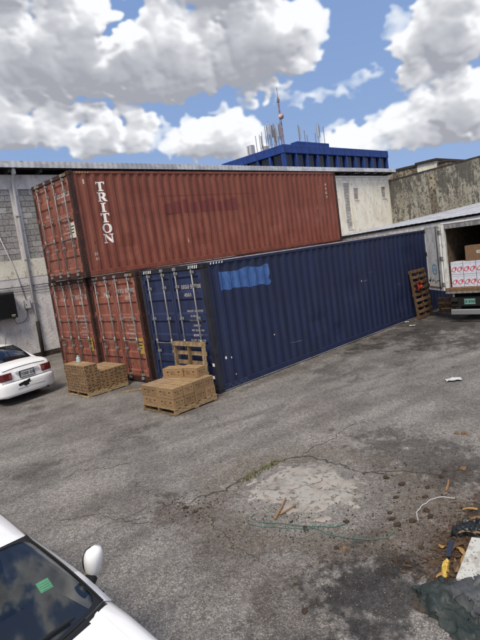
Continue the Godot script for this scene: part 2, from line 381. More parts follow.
func sky_image(w: int, h: int) -> Image:
	var low := FastNoiseLite.new(); low.seed = 5; low.frequency = 1.6; low.fractal_octaves = 3
	var puff := FastNoiseLite.new(); puff.seed = 8; puff.frequency = 6.0; puff.fractal_octaves = 7; puff.fractal_gain = 0.55
	var wa := FastNoiseLite.new(); wa.seed = 15; wa.frequency = 14.0; wa.fractal_octaves = 5; wa.fractal_gain = 0.6
	var wb := FastNoiseLite.new(); wb.seed = 16; wb.frequency = 14.0; wb.fractal_octaves = 5; wb.fractal_gain = 0.6
	var bill := FastNoiseLite.new(); bill.seed = 9; bill.frequency = 4.0; bill.fractal_octaves = 5; bill.fractal_type = FastNoiseLite.FRACTAL_RIDGED
	var rows := h / 2 + 2
	var pd := h / 180.0
	# heaped cumulus: each group is many round puffs, kept as heights towards the viewer, in degrees
	var H := PackedFloat32Array(); H.resize(w * rows); H.fill(-1.0)
	var r := RandomNumberGenerator.new(); r.seed = 33
	for c in CLOUDS:
		var count := int(26 + c[2] * c[3] * 3.4)
		for k in count:
			var rad := sqrt(r.randf())
			var an := r.randf() * TAU
			var dx := cos(an) * rad; var dy := sin(an) * rad
			if dy < -0.55: dy = -0.55 + (dy + 0.55) * 0.25
			var pr: float = clampf(c[3] * r.randf_range(0.16, 0.46) * (1.15 - 0.55 * rad), 0.3, 2.4)
			var z0: float = (1.0 - rad * rad) * c[3] * 0.75
			var ca: float = c[0] + dx * (c[2] - pr * 0.6); var ce2: float = c[1] + dy * (c[3] - pr * 0.5)
			var hole := false
			for g in GAPS:
				var gx: float = (ca - g[0]) / (g[2] + pr * 0.35); var gy: float = (ce2 - g[1]) / (g[3] + pr * 0.35)
				if gx * gx + gy * gy < 1.0: hole = true
			if hole: continue
			var px := (ca + 360.0) * w / 360.0; var py := (90.0 - ce2) * pd
			var rp := pr * pd * 1.25
			for j in range(maxi(0, int(py - rp)), mini(rows - 1, int(py + rp) + 1)):
				var ey := (j - py) / pd
				for i in range(int(px - rp), int(px + rp) + 1):
					var ex := (i - px) / pd
					var q := 1.0 - (ex * ex + ey * ey) / (pr * pr)
					if q > 0.0:
						var v := z0 * minf(1.0, q * 3.0) + pr * sqrt(q)
						var at := j * w + posmod(i, w)
						if v > H[at]: H[at] = v
	var den := PackedFloat32Array(); den.resize(w * rows)
	var mask := PackedFloat32Array(); mask.resize(w * rows)
	for j in rows:
		var el := 90.0 - (j + 0.5) * 180.0 / h
		var e := deg_to_rad(el)
		var ce := cos(e); var se := sin(e)
		for i in w:
			var az := (i + 0.5) * 360.0 / w
			if az > 180.0: az -= 360.0
			var a := deg_to_rad(az)
			var d := Vector3(sin(a) * ce, se * 1.7, -cos(a) * ce)
			var inside := 1.0 - smoothstep(0.80, 1.10, maxf(absf(az + 44.0) / 38.0, (el - 4.0) / 27.0))
			var fbm := puff.get_noise_3dv(d)
			var v := 0.0
			if inside < 1.0: v = low.get_noise_3dv(d) * 1.3 + 0.34 + fbm * 0.75 - bill.get_noise_3dv(d) * 0.2
			if inside > 0.0:
				var x := int(i + wa.get_noise_3dv(d) * 1.5 * pd); var y := int(j + wb.get_noise_3dv(d) * 1.2 * pd)
				var hh := H[clampi(y, 0, rows - 1) * w + posmod(x, w)]
				var f2 := hh * 0.30 + fbm * (0.42 if hh > 0.0 else 0.38) - 0.01
				v = lerpf(v, f2, inside)
			den[j * w + i] = v
			mask[j * w + i] = inside
	# soften: running means along and across
	for pass_ in 1:
		var R := 2
		for j in rows:
			var row := den.slice(j * w, (j + 1) * w)
			var sum := 0.0
			for i in range(-R, R + 1): sum += row[posmod(i, w)]
			for i in w:
				den[j * w + i] = sum / (2 * R + 1)
				sum += row[(i + R + 1) % w] - row[posmod(i - R, w)]
		var sums := PackedFloat32Array(); sums.resize(w)
		var src := den.duplicate()
		for j in range(R, rows - R):
			for i in w:
				if j == R:
					var t2 := 0.0
					for q in 2 * R + 1: t2 += src[q * w + i]
					sums[i] = t2
				else: sums[i] += src[(j + R) * w + i] - src[(j - R - 1) * w + i]
				den[j * w + i] = sums[i] / (2 * R + 1) * 0.65 + src[j * w + i] * 0.35
	var out := PackedByteArray(); out.resize(w * h * 3)
	var o := 0
	var k0 := int(pd * 0.30); var k1 := int(pd * 1.0); var k2 := int(pd * 2.6)
	var white := Color(0.915, 0.92, 0.93)
	var grey := Color(0.60, 0.61, 0.645)
	for j in h:
		var el := 90.0 - (j + 0.5) * 180.0 / h
		var t := clampf(el / 60.0, 0.0, 1.0)
		var blue := Color(0.62, 0.71, 0.84).lerp(Color(0.37, 0.49, 0.70), pow(t, 0.55))
		for i in w:
			var c := blue
			if j < rows:
				var dn := den[j * w + i]
				var al := smoothstep(-0.12, 0.50, dn)
				if al > 0.0:
					var up0 := den[maxi(j - k0, 0) * w + (i + k0) % w]
					var up1 := den[maxi(j - k1, 0) * w + (i + k0) % w]
					var up2 := den[maxi(j - k2, 0) * w + (i + k1) % w]
					var thick := smoothstep(0.15, 1.35, dn * 0.2 + up1 * 0.35 + up2 * 0.45)
					var lit := (dn - up0) * 1.7 + (dn - up1) * 0.5 + (dn - up2) * 0.25
					var g := clampf(0.06 + thick * 0.74 - lit * 0.55, 0.0, 1.0)
					c = blue.lerp(white.lerp(grey, g), al)
			out[o] = int(clampf(c.r, 0, 1) * 255.0); out[o + 1] = int(clampf(c.g, 0, 1) * 255.0); out[o + 2] = int(clampf(c.b, 0, 1) * 255.0)
			o += 3
	return Image.create_from_data(w, h, false, Image.FORMAT_RGB8, out)

func setup_view():
	var cam := Camera3D.new()
	cam.name = "camera"
	cam.position = Vector3(8.657, 3.028, 7.311)
	cam.rotation = Vector3(-0.127, 0.811, -0.140)
	cam.fov = 63.05
	cam.near = 0.05
	cam.far = 2000.0
	add_child(cam)
	cam.current = true
	var sm := PanoramaSkyMaterial.new()
	sm.panorama = ImageTexture.create_from_image(sky_image(4096, 2048))
	sm.energy_multiplier = 0.8
	var sky := Sky.new()
	sky.sky_material = sm
	var env := Environment.new()
	env.background_mode = Environment.BG_SKY
	env.sky = sky
	env.tonemap_mode = Environment.TONE_MAPPER_LINEAR
	env.tonemap_exposure = 1.5
	env.sdfgi_enabled = true
	env.ssao_enabled = true
	env.ssil_enabled = true
	var we := WorldEnvironment.new()
	we.name = "world_environment"
	we.environment = env
	add_child(we)
	var sun := DirectionalLight3D.new()
	sun.name = "sun"
	sun.light_energy = 0.72
	sun.light_color = Color(1.0, 0.95, 0.87)
	sun.light_angular_distance = 18.0
	sun.shadow_enabled = true
	add_child(sun)
	sun.look_at_from_position(Vector3.ZERO, Vector3(-0.33, -0.78, -0.53), Vector3.UP)

# ------------------------------------------------------------------ lettering
# flat triangles (x, y) of a line of text, cap height about 0.72 of size, centred on the origin
func text_tris(s: String, size: float, serif := false, bold := true) -> Array:
	var tm := TextMesh.new()
	var f := SystemFont.new()
	f.font_names = PackedStringArray(["Droid Serif" if serif else "Droid Sans"])
	f.font_weight = 700 if bold else 400
	tm.font = f
	tm.text = s
	tm.font_size = 64
	tm.pixel_size = size / 64.0
	tm.depth = 0.0
	tm.curve_step = 2.0
	var a := tm.get_mesh_arrays()
	var out := []
	if a.is_empty() or a[Mesh.ARRAY_VERTEX] == null: return out
	var v: PackedVector3Array = a[Mesh.ARRAY_VERTEX]
	var nr: PackedVector3Array = a[Mesh.ARRAY_NORMAL]
	var idx: PackedInt32Array = a[Mesh.ARRAY_INDEX] if a[Mesh.ARRAY_INDEX] != null else PackedInt32Array(range(v.size()))
	for i in range(0, idx.size(), 3):
		if nr[idx[i]].z > 0.5:
			out.append([Vector2(v[idx[i]].x, v[idx[i]].y), Vector2(v[idx[i + 1]].x, v[idx[i + 1]].y), Vector2(v[idx[i + 2]].x, v[idx[i + 2]].y)])
	return out

func moved(tris: Array, by: Vector2) -> Array:
	var out := []
	for t in tris: out.append([t[0] + by, t[1] + by, t[2] + by])
	return out

func rect_tris(x0: float, y0: float, x1: float, y1: float) -> Array:
	return [[Vector2(x0, y0), Vector2(x1, y0), Vector2(x1, y1)], [Vector2(x0, y0), Vector2(x1, y1), Vector2(x0, y1)]]

func poly_tris(p: PackedVector2Array) -> Array:
	var out := []
	var t := Geometry2D.triangulate_polygon(p)
	for i in range(0, t.size(), 3): out.append([p[t[i]], p[t[i + 1]], p[t[i + 2]]])
	return out

func flat_mesh(tris: Array, o: Vector3, ux: Vector3, vx: Vector3) -> ArrayMesh:
	var m := MB.new()
	for t in tris: m.tri(o + ux * t[0].x + vx * t[0].y, o + ux * t[1].x + vx * t[1].y, o + ux * t[2].x + vx * t[2].y)
	return m.done()

# ------------------------------------------------------------------ corrugated side
const CL := 12.192
const CW := 2.438
const CRUGS := 42
# folds of the side sheet: [distance along the wall, depth]
func folds(length: float) -> Array:
	var n := int(round(CRUGS * length / CL))
	var t0 := 0.165
	var p := (length - 2.0 * t0) / n
	var out := []
	for i in n:
		var t := t0 + p * i
		out.append([t, 0.0]); out.append([t + p * 0.25, 0.0]); out.append([t + p * 0.5, 0.036]); out.append([t + p * 0.75, 0.036])
	out.append([length - t0, 0.0])
	return out

# knocks in a side sheet: [distance along, height, half width, half height, depth]
var KNOCKS := [[3.4, 0.9, 0.5, 0.35, 0.030], [5.2, 1.5, 0.7, 0.5, 0.022], [7.9, 0.7, 0.6, 0.4, 0.034], [9.6, 1.2, 0.5, 0.7, 0.024], [8.6, 2.2, 0.8, 0.4, 0.020], [4.3, 0.45, 0.4, 0.25, 0.03], [10.8, 0.6, 0.5, 0.4, 0.03]]

func knock(t: float, y: float, shift: float) -> float:
	var d := 0.0
	for k in KNOCKS:
		var u: float = (t - fposmod(k[0] + shift, 11.0) - 0.4) / k[2]; var v: float = (y - k[1]) / k[3]
		var q := u * u + v * v
		if q < 1.0: d += k[4] * (1.0 - q) * (1.0 - q)
	return d

func clip_side(poly: PackedVector2Array, at: float, keep_above: bool) -> PackedVector2Array:
	var out := PackedVector2Array()
	for i in poly.size():
		var a := poly[i]; var b := poly[(i + 1) % poly.size()]
		var ia := (a.x >= at) == keep_above; var ib := (b.x >= at) == keep_above
		if ia: out.append(a)
		if ia != ib: out.append(a.lerp(b, (at - a.x) / (b.x - a.x)))
	return out

# paint that follows the folds: triangles in (distance along the wall, height), laid 3 mm above the sheet
func draped(tris: Array, fo: Array, xface: float, lift := 0.004, into: MB = null) -> ArrayMesh:
	var m: MB = MB.new() if into == null else into
	for t in tris:
		var lo := minf(t[0].x, minf(t[1].x, t[2].x)); var hi := maxf(t[0].x, maxf(t[1].x, t[2].x))
		for i in fo.size() - 1:
			if fo[i + 1][0] <= lo or fo[i][0] >= hi: continue
			var p := PackedVector2Array([t[0], t[1], t[2]])
			p = clip_side(p, fo[i][0], true)
			if p.size() > 2: p = clip_side(p, fo[i + 1][0], false)
			if p.size() < 3: continue
			var pts := []
			for q in p:
				var k: float = clampf((q.x - fo[i][0]) / (fo[i + 1][0] - fo[i][0]), 0.0, 1.0)
				pts.append(Vector3(xface - lerpf(fo[i][1], fo[i + 1][1], k) + lift, q.y, -q.x))
			for k in range(1, pts.size() - 1): m.tri(pts[0], pts[k], pts[k + 1])
	return m.done() if into == null else null

func side_sheet(fo: Array, y0: float, y1: float, xo: float, s: float, shift := -1.0) -> ArrayMesh:
	var m := MB.new()
	for i in fo.size() - 1:
		var n := 1 if shift < 0.0 else 14
		for k in n:
			var ya := lerpf(y0, y1, float(k) / n); var yb := lerpf(y0, y1, (k + 1.0) / n)
			var p := []
			for q in [[i, ya], [i + 1, ya], [i + 1, yb], [i, yb]]:
				var f: Array = fo[q[0]]
				p.append(Vector3(s * (xo - f[1] - (0.0 if n == 1 else knock(f[0], q[1], shift))), q[1], -f[0]))
			m.quad(p[0], p[1], p[2], p[3])
	return m.done()

func bracket_mesh() -> ArrayMesh:
	if not cache.has("bracket"):
		var br := MB.new()
		br.box(Vector3(-0.05, -0.035, 0.002), Vector3(0.05, 0.035, 0.03), 0.006)
		br.box(Vector3(-0.025, -0.03, 0.0295), Vector3(0.025, 0.03, 0.068), 0.006)
		cache["bracket"] = br.done()
	return cache["bracket"]

# one leaf: five pressed bands in a frame; returns the part
func door_leaf(c: Node3D, s: float, H: float, mp: Material, mb: Material, ink: Material, lines: Array, dents: int) -> MeshInstance3D:
	var x0 := 0.012; var x1 := CW * 0.5 - 0.11
	var y0 := 0.165; var y1 := H - 0.125
	var zf := -0.035
	var m := MB.new()
	# frame
	var fr := 0.06
	for r in [[x0, y0, x0 + fr, y1], [x1 - fr, y0, x1, y1], [x0 + fr, y0, x1 - fr, y0 + fr], [x0 + fr, y1 - fr, x1 - fr, y1]]:
		m.box(Vector3(minf(s * r[0], s * r[2]), r[1], zf - 0.05), Vector3(maxf(s * r[0], s * r[2]), r[3], zf), 0.004)
	# pressed bands
	var prof := []
	var yy := y0 + fr
	var band := (y1 - y0 - 2.0 * fr) / 5.0
	for k in 5:
		prof.append([yy, 0.0]); prof.append([yy + 0.075, 0.0]); prof.append([yy + 0.115, 0.034]); prof.append([yy + band - 0.115, 0.034]); prof.append([yy + band - 0.075, 0.0])
		yy += band
	prof.append([yy, 0.0])
	var xa := x0 + fr; var xb := x1 - fr
	for k in prof.size() - 1:
		var za: float = zf - 0.006 - prof[k][1]; var zb: float = zf - 0.006 - prof[k + 1][1]
		m.quad(Vector3(s * xa, prof[k][0], za), Vector3(s * xb, prof[k][0], za), Vector3(s * xb, prof[k + 1][0], zb), Vector3(s * xa, prof[k + 1][0], zb))
	var d := part(c, "door", m.done(), mp)
	# rubber gasket round the leaf
	var gk := MB.new()
	gk.box(Vector3(minf(s * (x0 - 0.01), s * x0), y0, zf - 0.05), Vector3(maxf(s * (x0 - 0.01), s * x0), y1, zf - 0.012))
	gk.box(Vector3(minf(s * x1, s * (x1 + 0.012)), y0, zf - 0.05), Vector3(maxf(s * x1, s * (x1 + 0.012)), y1, zf - 0.014))
	part(d, "gasket", gk.done(), M.black_rubber)
	# locking bars with cams, guides and handles
	for bxp in [x0 + 0.24, x1 - 0.26]:
		var bar := MB.new(false)
		var X: float = s * bxp
		bar.tube([Vector3(X, y0 - 0.07, zf + 0.045), Vector3(X, y1 + 0.08, zf + 0.045)], 0.017, 8)
		part(d, "locking_bar", bar.done(), mb)
		for gy in [y0 + 0.05, y0 + 0.75, y0 + 1.55, y1 - 0.35, y1 - 0.05]: part(d, "bar_bracket", bracket_mesh(), mb, pos(Vector3(X, gy, zf)))
		for gy in [y0 - 0.045, y1 + 0.055]: part(d, "bar_cam", cbox(Vector3(0.09, 0.07, 0.055), 0.01), mb, pos(Vector3(X, gy, zf + 0.048)))
		var ha := MB.new(false)
		var hy := y0 + 0.98
		ha.tube([Vector3(X, hy, zf + 0.06), Vector3(X + s * 0.06 * (1.0 if bxp < 0.6 else -1.0), hy - 0.01, zf + 0.075), Vector3(X + s * 0.33 * (1.0 if bxp < 0.6 else -1.0), hy - 0.02, zf + 0.06)], 0.011, 6)
		ha.tube([Vector3(X, hy - 0.08, zf + 0.05), Vector3(X, hy + 0.08, zf + 0.05)], 0.026, 8)
		part(d, "handle", ha.done(), mb)
	for k in 4:
		var hy: float = lerpf(y0 + 0.18, y1 - 0.18, k / 3.0)
		var hg := MB.new()
		var xs := [s * (x1 - 0.08), s * (x1 + 0.05)]
		hg.box(Vector3(minf(xs[0], xs[1]), hy - 0.05, zf + 0.001), Vector3(maxf(xs[0], xs[1]), hy + 0.05, zf + 0.014), 0.003)
		hg.box(Vector3(s * (x1 + 0.02) - 0.014, hy - 0.075, zf + 0.002), Vector3(s * (x1 + 0.02) + 0.014, hy + 0.075, zf + 0.03), 0.008)
		part(d, "hinge", hg.done(), mp)
	# stencilled lines: [text, size, x in the leaf 0..1, height]; kept between the bands' faces
	if lines.size() > 0:
		var lm := MB.new()
		for l in lines:
			var cx: float = lerpf(x0, x1, l[2]) * s
			for t in text_tris(l[0], l[1]):
				var pts := []
				for q in t:
					var yq: float = q.y + l[3]
					var dz := 0.0
					for k in prof.size() - 1:
						if yq >= prof[k][0] and yq <= prof[k + 1][0]:
							dz = lerpf(prof[k][1], prof[k + 1][1], (yq - prof[k][0]) / maxf(prof[k + 1][0] - prof[k][0], 0.0001)); break
					pts.append(Vector3(cx + q.x, yq, zf - 0.006 - dz + 0.004))
				lm.tri(pts[0], pts[1], pts[2])
		part(d, "lettering", lm.done(), M.grey_ink)
	return d

func container(called: String, label: String, at: Vector3, turn: float, H: float, length: float, mp: Material, md: Material, mf: Material, mroof: Material, bars: Material, left_lines: Array, right_lines: Array, group: String) -> Node3D:
	var c := thing(called, label, "shipping container", at, turn, group)
	var hw := CW * 0.5
	var fo := folds(length)
	var pw := 0.11
	for s in [-1.0, 1.0]:
		for zz in [0.0, -length]:
			var zs := 1.0 if zz == 0.0 else -1.0
			# corner post between castings
			var m := MB.new()
			var za: float = zz - zs * 0.012; var zb: float = zz - zs * 0.165
			m.box(Vector3(minf(s * (hw - pw), s * (hw - 0.004)), 0.118, minf(za, zb)), Vector3(maxf(s * (hw - pw), s * (hw - 0.004)), H - 0.118, maxf(za, zb)), 0.008)
			part(c, "corner_post", m.done(), mf)
			for yy in [0.0, H - 0.118]:
				# casting with its oval holes
				var k := MB.new()
				k.box(Vector3(minf(s * (hw - 0.162), s * hw), yy, minf(zz, zz - zs * 0.178)), Vector3(maxf(s * (hw - 0.162), s * hw), yy + 0.118, maxf(zz, zz - zs * 0.178)), 0.012)
				var cs := part(c, "corner_casting", k.done(), mf)
				var ho := MB.new()
				var hx: float = s * (hw - 0.081)
				ho.box(Vector3(hx - 0.03, yy + 0.03, zz + zs * 0.001), Vector3(hx + 0.03, yy + 0.09, zz + zs * 0.003))
				ho.box(Vector3(s * hw + s * 0.001, yy + 0.03, zz - zs * 0.12), Vector3(s * hw + s * 0.003, yy + 0.09, zz - zs * 0.06))
				part(cs, "lifting_hole", ho.done(), M.black_rubber)
		# side rails
		var r := MB.new()
		r.box(Vector3(minf(s * (hw - 0.06), s * (hw - 0.006)), H - 0.075, -length + 0.178), Vector3(maxf(s * (hw - 0.06), s * (hw - 0.006)), H - 0.008, -0.178), 0.006)
		part(c, "top_side_rail", r.done(), mp)
		var b := MB.new()
		b.box(Vector3(minf(s * (hw - 0.05), s * (hw - 0.006)), 0.035, -length + 0.178), Vector3(maxf(s * (hw - 0.05), s * (hw - 0.006)), 0.165, -0.178), 0.006)
		part(c, "bottom_side_rail", b.done(), mp)
		var lip := MB.new()
		lip.box(Vector3(minf(s * (hw - 0.07), s * hw), 0.022, -length + 0.178), Vector3(maxf(s * (hw - 0.07), s * hw), 0.034, -0.178))
		part(c, "rail_flange", lip.done(), M.roof_chalk if mp == M.blue else mf)
		part(c, "side_panel", side_sheet(fo, 0.16, H - 0.07, hw - 0.014, s, (-1.0 if s < 0.0 else (0.0 if mp == M.blue else 4.2))), mp)
	# roof, shallow folds across
	var rf := MB.new()
	var n := int(length / 0.21)
	var rows := []
	for i in n + 1:
		var z := -0.05 - (length - 0.1) * i / n
		var y := H - 0.016 - (0.012 if i % 2 == 1 else 0.0)
		rows.append([Vector3(-hw + 0.055, y, z), Vector3(hw - 0.055, y, z)])
	rf.grid(rows)
	part(c, "roof_panel", rf.done(), mroof)
	part(c, "floor_panel", bx(Vector3(-hw + 0.05, 0.12, -length + 0.05), Vector3(hw - 0.05, 0.16, -0.1)), mf)
	# closed end
	var fe := []
	for i in 9:
		var x := -hw + pw + (CW - 2.0 * pw) * i / 8.0
		fe.append([x, 0.0 if i % 2 == 0 else 0.04])
	var em := MB.new()
	for i in 8:
		em.quad(Vector3(fe[i][0], 0.12, -length + 0.03 + fe[i][1]), Vector3(fe[i + 1][0], 0.12, -length + 0.03 + fe[i + 1][1]), Vector3(fe[i + 1][0], H - 0.1, -length + 0.03 + fe[i + 1][1]), Vector3(fe[i][0], H - 0.1, -length + 0.03 + fe[i][1]))
	part(c, "end_panel", em.done(), mp)
	part(c, "end_rail", bx(Vector3(-hw + 0.162, H - 0.12, -length + 0.004), Vector3(hw - 0.162, H - 0.01, -length + 0.06), 0.006), mf)
	part(c, "end_sill", bx(Vector3(-hw + 0.162, 0.02, -length + 0.004), Vector3(hw - 0.162, 0.14, -length + 0.06), 0.006), mf)
	part(c, "door_header", bx(Vector3(-hw + 0.162, H - 0.118, -0.12), Vector3(hw - 0.162, H - 0.006, -0.006), 0.006), mf)
	part(c, "door_sill", bx(Vector3(-hw + 0.162, 0.02, -0.12), Vector3(hw - 0.162, 0.158, -0.006), 0.006), mf)
	# height markings: slanting ticks on the header's ends and on the side rail
	for s in [-1.0, 1.0]:
		var hz := MB.new()
		for i in 5:
			var x: float = s * (hw - 0.2) - s * i * 0.07
			hz.quad(Vector3(x, H - 0.10, -0.003), Vector3(x + 0.03, H - 0.10, -0.003), Vector3(x + 0.05, H - 0.03, -0.003), Vector3(x + 0.02, H - 0.03, -0.003))
		part(c, "height_marking", hz.done(), M.white_ink if mp == M.blue else M.yellow_mark)
		var hs := MB.new()
		for i in 5:
			var z := -0.25 - i * 0.085
			hs.quad(Vector3(s * (hw - 0.004), H - 0.066, z), Vector3(s * (hw - 0.004), H - 0.066, z - 0.03), Vector3(s * (hw - 0.004), H - 0.022, z - 0.05), Vector3(s * (hw - 0.004), H - 0.022, z - 0.02))
		part(c, "height_marking", hs.done(), M.white_ink if mp == M.blue else M.yellow_mark)
	var ink: Material = M.white_ink if mp == M.blue else M.grey_ink
	door_leaf(c, -1.0, H, md, bars, ink, left_lines, 0)
	door_leaf(c, 1.0, H, md, bars, ink, right_lines, 0)
	return c

func placard(c: Node3D, x: float, y: float, w: float, h: float, m: Material):
	var p := part(c, "placard", bx(Vector3(x - w * 0.5, y - h * 0.5, -0.0345), Vector3(x + w * 0.5, y + h * 0.5, -0.0305)), m)
	var k := MB.new()
	for i in 3: k.box(Vector3(x - w * 0.36, y + h * (0.22 - i * 0.2), -0.0295), Vector3(x + w * (0.36 - 0.1 * i), y + h * (0.29 - i * 0.2), -0.0275))
	part(p, "print", k.done(), M.plate_ink)

func weights(x: float, y: float) -> Array:
	var out := []
	var t := ["MAX.WT. 30,480 KGS", "67,200 LBS", "TARE 3,940 KGS", "8,690 LBS", "NET 26,540 KGS", "58,510 LBS", "CU.CAP. 76.2 CU.M"]
	for i in t.size(): out.append([t[i], 0.06, x, y - 0.112 * i])
	return out

func build_containers():
	var H := 2.93
	# upper red container on the two red ones
	var gr := "stacked shipping containers"
	var rl := [["TRIU 808220", 0.17, 0.52, H * 0.80], ["45G1", 0.15, 0.60, H * 0.80 - 0.2]]
	rl.append_array(weights(0.5, H * 0.60))
	var ru := -0.011
	var up := container("shipping_container", "rusty red shipping container on top of the stack with TRITON in white letters", Vector3(-4.616 - CW * 0.5, 2.932, 0.266), ru, 2.905, CL, M.red, M.red_door, M.red_frame, M.red, M.galv, [["45G1", 0.13, 0.5, 1.92]], rl, gr)
	var fo := folds(CL)
	var xf := CW * 0.5 - 0.014
	var word := "TRITON"
	for i in 6:
		var gl := []
		for t in text_tris(word[i], 0.35, true): gl.append([t[0] * Vector2(1.22, 1.0), t[1] * Vector2(1.22, 1.0), t[2] * Vector2(1.22, 1.0)])
		# bold strokes: three passes of paint, each a little above the last
		var lm := MB.new()
		var lift := 0.004
		for o in [Vector2(0.006, 0.003), Vector2(-0.006, 0.003), Vector2(0, -0.003)]:
			draped(moved(gl, Vector2(0.93, 2.47 - i * 0.292) + o), fo, xf, lift, lm)
			lift += 0.0015
		part(up, "letter", lm.done(), M.white_ink)
	var small := []
	small.append_array(moved(text_tris("22", 0.10), Vector2(0.46, 0.62)))
	small.append_array(moved(text_tris("G1", 0.10), Vector2(0.48, 0.48)))
	small.append_array(rect_tris(0.42, 2.55, 0.46, 2.68))
	part(up, "lettering", draped(small, fo, xf), M.grey_ink)
	# an older name, painted over and showing through as darker blocks
	var gx := 3.05
	for i in 9:
		var w: float = [0.30, 0.26, 0.20, 0.30, 0.28, 0.30, 0.24, 0.28, 0.22][i]
		part(up, "old_letter", draped(rect_tris(gx, 1.60, gx + w, 1.92 + 0.05 * (i % 3)), fo, xf), M.ghost)
		gx += w + 0.09
	part(up, "old_rule", draped(rect_tris(2.9, 2.145, 7.2, 2.16), fo, xf), M.ghost)
	# far end markings, scratches and bare patches
	rng.seed = 77
	for i in 12:
		var x := rng.randf_range(1.5, 11.6); var y := rng.randf_range(0.3, 1.7)
		part(up, "scratch", draped([[Vector2(x, y), Vector2(x + rng.randf_range(0.008, 0.03), y + 0.01), Vector2(x + rng.randf_range(-0.01, 0.02), y + rng.randf_range(0.06, 0.26))]], fo, xf), M.grey_ink if i % 3 == 0 else M.red_frame)
	for i in 7: part(up, "end_number", draped(moved(text_tris("8082203"[i], 0.15), Vector2(11.0, 2.3 - i * 0.18)), fo, xf), M.grey_ink)
	for i in 4: part(up, "end_number", draped(moved(text_tris("45G1"[i], 0.13), Vector2(11.44, 2.4 - i * 0.17)), fo, xf), M.grey_ink)
	placard(up, 0.93, 1.35, 0.24, 0.42, M.white_label)
	# lower pair
	var l1 := [["CRXU 710331", 0.15, 0.55, H * 0.82], ["45G1", 0.14, 0.62, H * 0.82 - 0.19]]
	l1.append_array(weights(0.5, H * 0.62))
	var low := container("shipping_container", "red shipping container at ground level nearest the block wall, under the stack", Vector3(-5.095 - CW * 0.5, 0, 0.057), 0.0, H, CL, M.red, M.red_door, M.red_frame, M.red, M.galv, [["710", 0.13, 0.45, H * 0.80]], l1, gr)
	placard(low, 0.84, 0.98, 0.24, 0.40, M.yellow_sticker)
	var l2 := [["CRXU 008803", 0.16, 0.5, H * 0.84], ["45G1", 0.14, 0.62, H * 0.84 - 0.19]]
	l2.append_array(weights(0.5, H * 0.60))
	var mid := container("shipping_container", "red shipping container at ground level between the other red one and the blue one", Vector3(-2.646 - CW * 0.5, 0, -0.014), 0.0, H, CL, M.red, M.red_door, M.red_frame, M.red, M.galv, [["803", 0.13, 0.42, H * 0.82]], l2, gr)
	placard(mid, 0.93, 0.99, 0.25, 0.42, M.yellow_sticker)
	var em := MB.new()
	em.disc(Vector3(-0.30, 2.37, -0.03), Vector3(0, 0, 1), 0.085, 0.006, 20)
	part(mid, "round_emblem", em.done(), M.white_label)
	# blue container
	var l3 := [["SEGU 517208", 0.12, 0.60, H * 0.83], ["45G1", 0.11, 0.50, H * 0.83 - 0.18]]
	l3.append_array(weights(0.62, H * 0.64))
	var bl := container("shipping_container", "dark blue shipping container with a light blue painted patch on its long side", Vector3(-CW * 0.5, 0, 0), 0.0, H, CL, M.blue, M.blue_door, M.blue_frame, M.roof_chalk, M.galv, [], l3, gr)
	var patch := PackedVector2Array()
	rng.seed = 5
	for i in 13: patch.append(Vector2(0.47 + 1.62 * i / 12.0, 2.255 - 0.006 * i + rng.randf_range(-0.03, 0.025)))
	for i in 9: patch.append(Vector2(2.12 + rng.randf_range(-0.03, 0.03), 2.20 + 0.46 * i / 8.0))
	for i in 13: patch.append(Vector2(2.09 - 1.62 * i / 12.0, 2.665 - 0.02 * sin(i * 0.9) + rng.randf_range(-0.02, 0.02)))
	part(bl, "painted_patch", draped(poly_tris(patch), fo, xf), M.lightblue)
	var dots := []
	for d in [[0.36, 0.74, 0.06, 0.075], [0.50, 0.72, 0.035, 0.05], [2.05, 0.92, 0.035, 0.035], [0.60, 0.30, 0.03, 0.03], [6.1, 1.7, 0.03, 0.05]]:
		var pg := PackedVector2Array()
		for k in 9: pg.append(Vector2(d[0] + cos(TAU * k / 9) * d[2] * 0.5 * rng.randf_range(0.7, 1.1), d[1] + sin(TAU * k / 9) * d[3] * 0.5 * rng.randf_range(0.7, 1.1)))
		dots.append_array(poly_tris(pg))
	part(bl, "paint_spots", draped(dots, fo, xf), M.white_ink)
	for i in 11:
		var sx := rng.randf_range(1.2, 11.6); var sy := rng.randf_range(0.25, 1.9) if i < 18 else rng.randf_range(0.2, 0.5)
		var sl := rng.randf_range(0.15, 0.9); var st := rng.randf_range(0.004, 0.012); var sd := rng.randf_range(-0.06, 0.06)
		part(bl, "scrape", draped([[Vector2(sx, sy), Vector2(sx + sl * 0.5, sy + sd * 0.5 + st), Vector2(sx + sl, sy + sd)], [Vector2(sx, sy), Vector2(sx + sl, sy + sd), Vector2(sx + sl * 0.5, sy + sd * 0.5 - st)]], fo, xf, 0.0045), M.scrape if i % 3 else M.red_frame)
	# zigzag scratched in chalk on the bottom rail
	var zz := MB.new()
	for i in 8:
		var a := Vector3(CW * 0.5 - 0.003, 0.05 if i % 2 == 0 else 0.15, -0.26 - i * 0.085); var b := Vector3(a.x, 0.15 if i % 2 == 0 else 0.05, a.z - 0.085)
		zz.quad(a, a + Vector3(0, 0, -0.012), b + Vector3(0, 0, -0.012), b)
	part(bl, "chalk_zigzag", zz.done(), M.scrape)
	for d in [[1.12, 0.62], [1.06, 0.33]]:
		var q := MB.new()
		q.box(Vector3(d[0] - 0.03, d[1], -0.012), Vector3(d[0] + 0.04, d[1] + 0.07, -0.009))
		part(bl, "paint_spots", q.done(), M.white_ink)

# ------------------------------------------------------------------ ground
var gn := FastNoiseLite.new()
var gm := FastNoiseLite.new()
var gf := FastNoiseLite.new()
const PATCH := [[3.76,3.13],[3.70,2.84],[3.69,2.60],[3.75,2.28],[4.00,2.03],[4.37,1.95],[4.77,2.02],[5.07,2.12],[5.28,2.30],[5.32,2.64],[5.27,2.91],[5.21,3.12],[4.96,3.24],[4.68,3.26],[4.35,3.29],[4.05,3.23]]
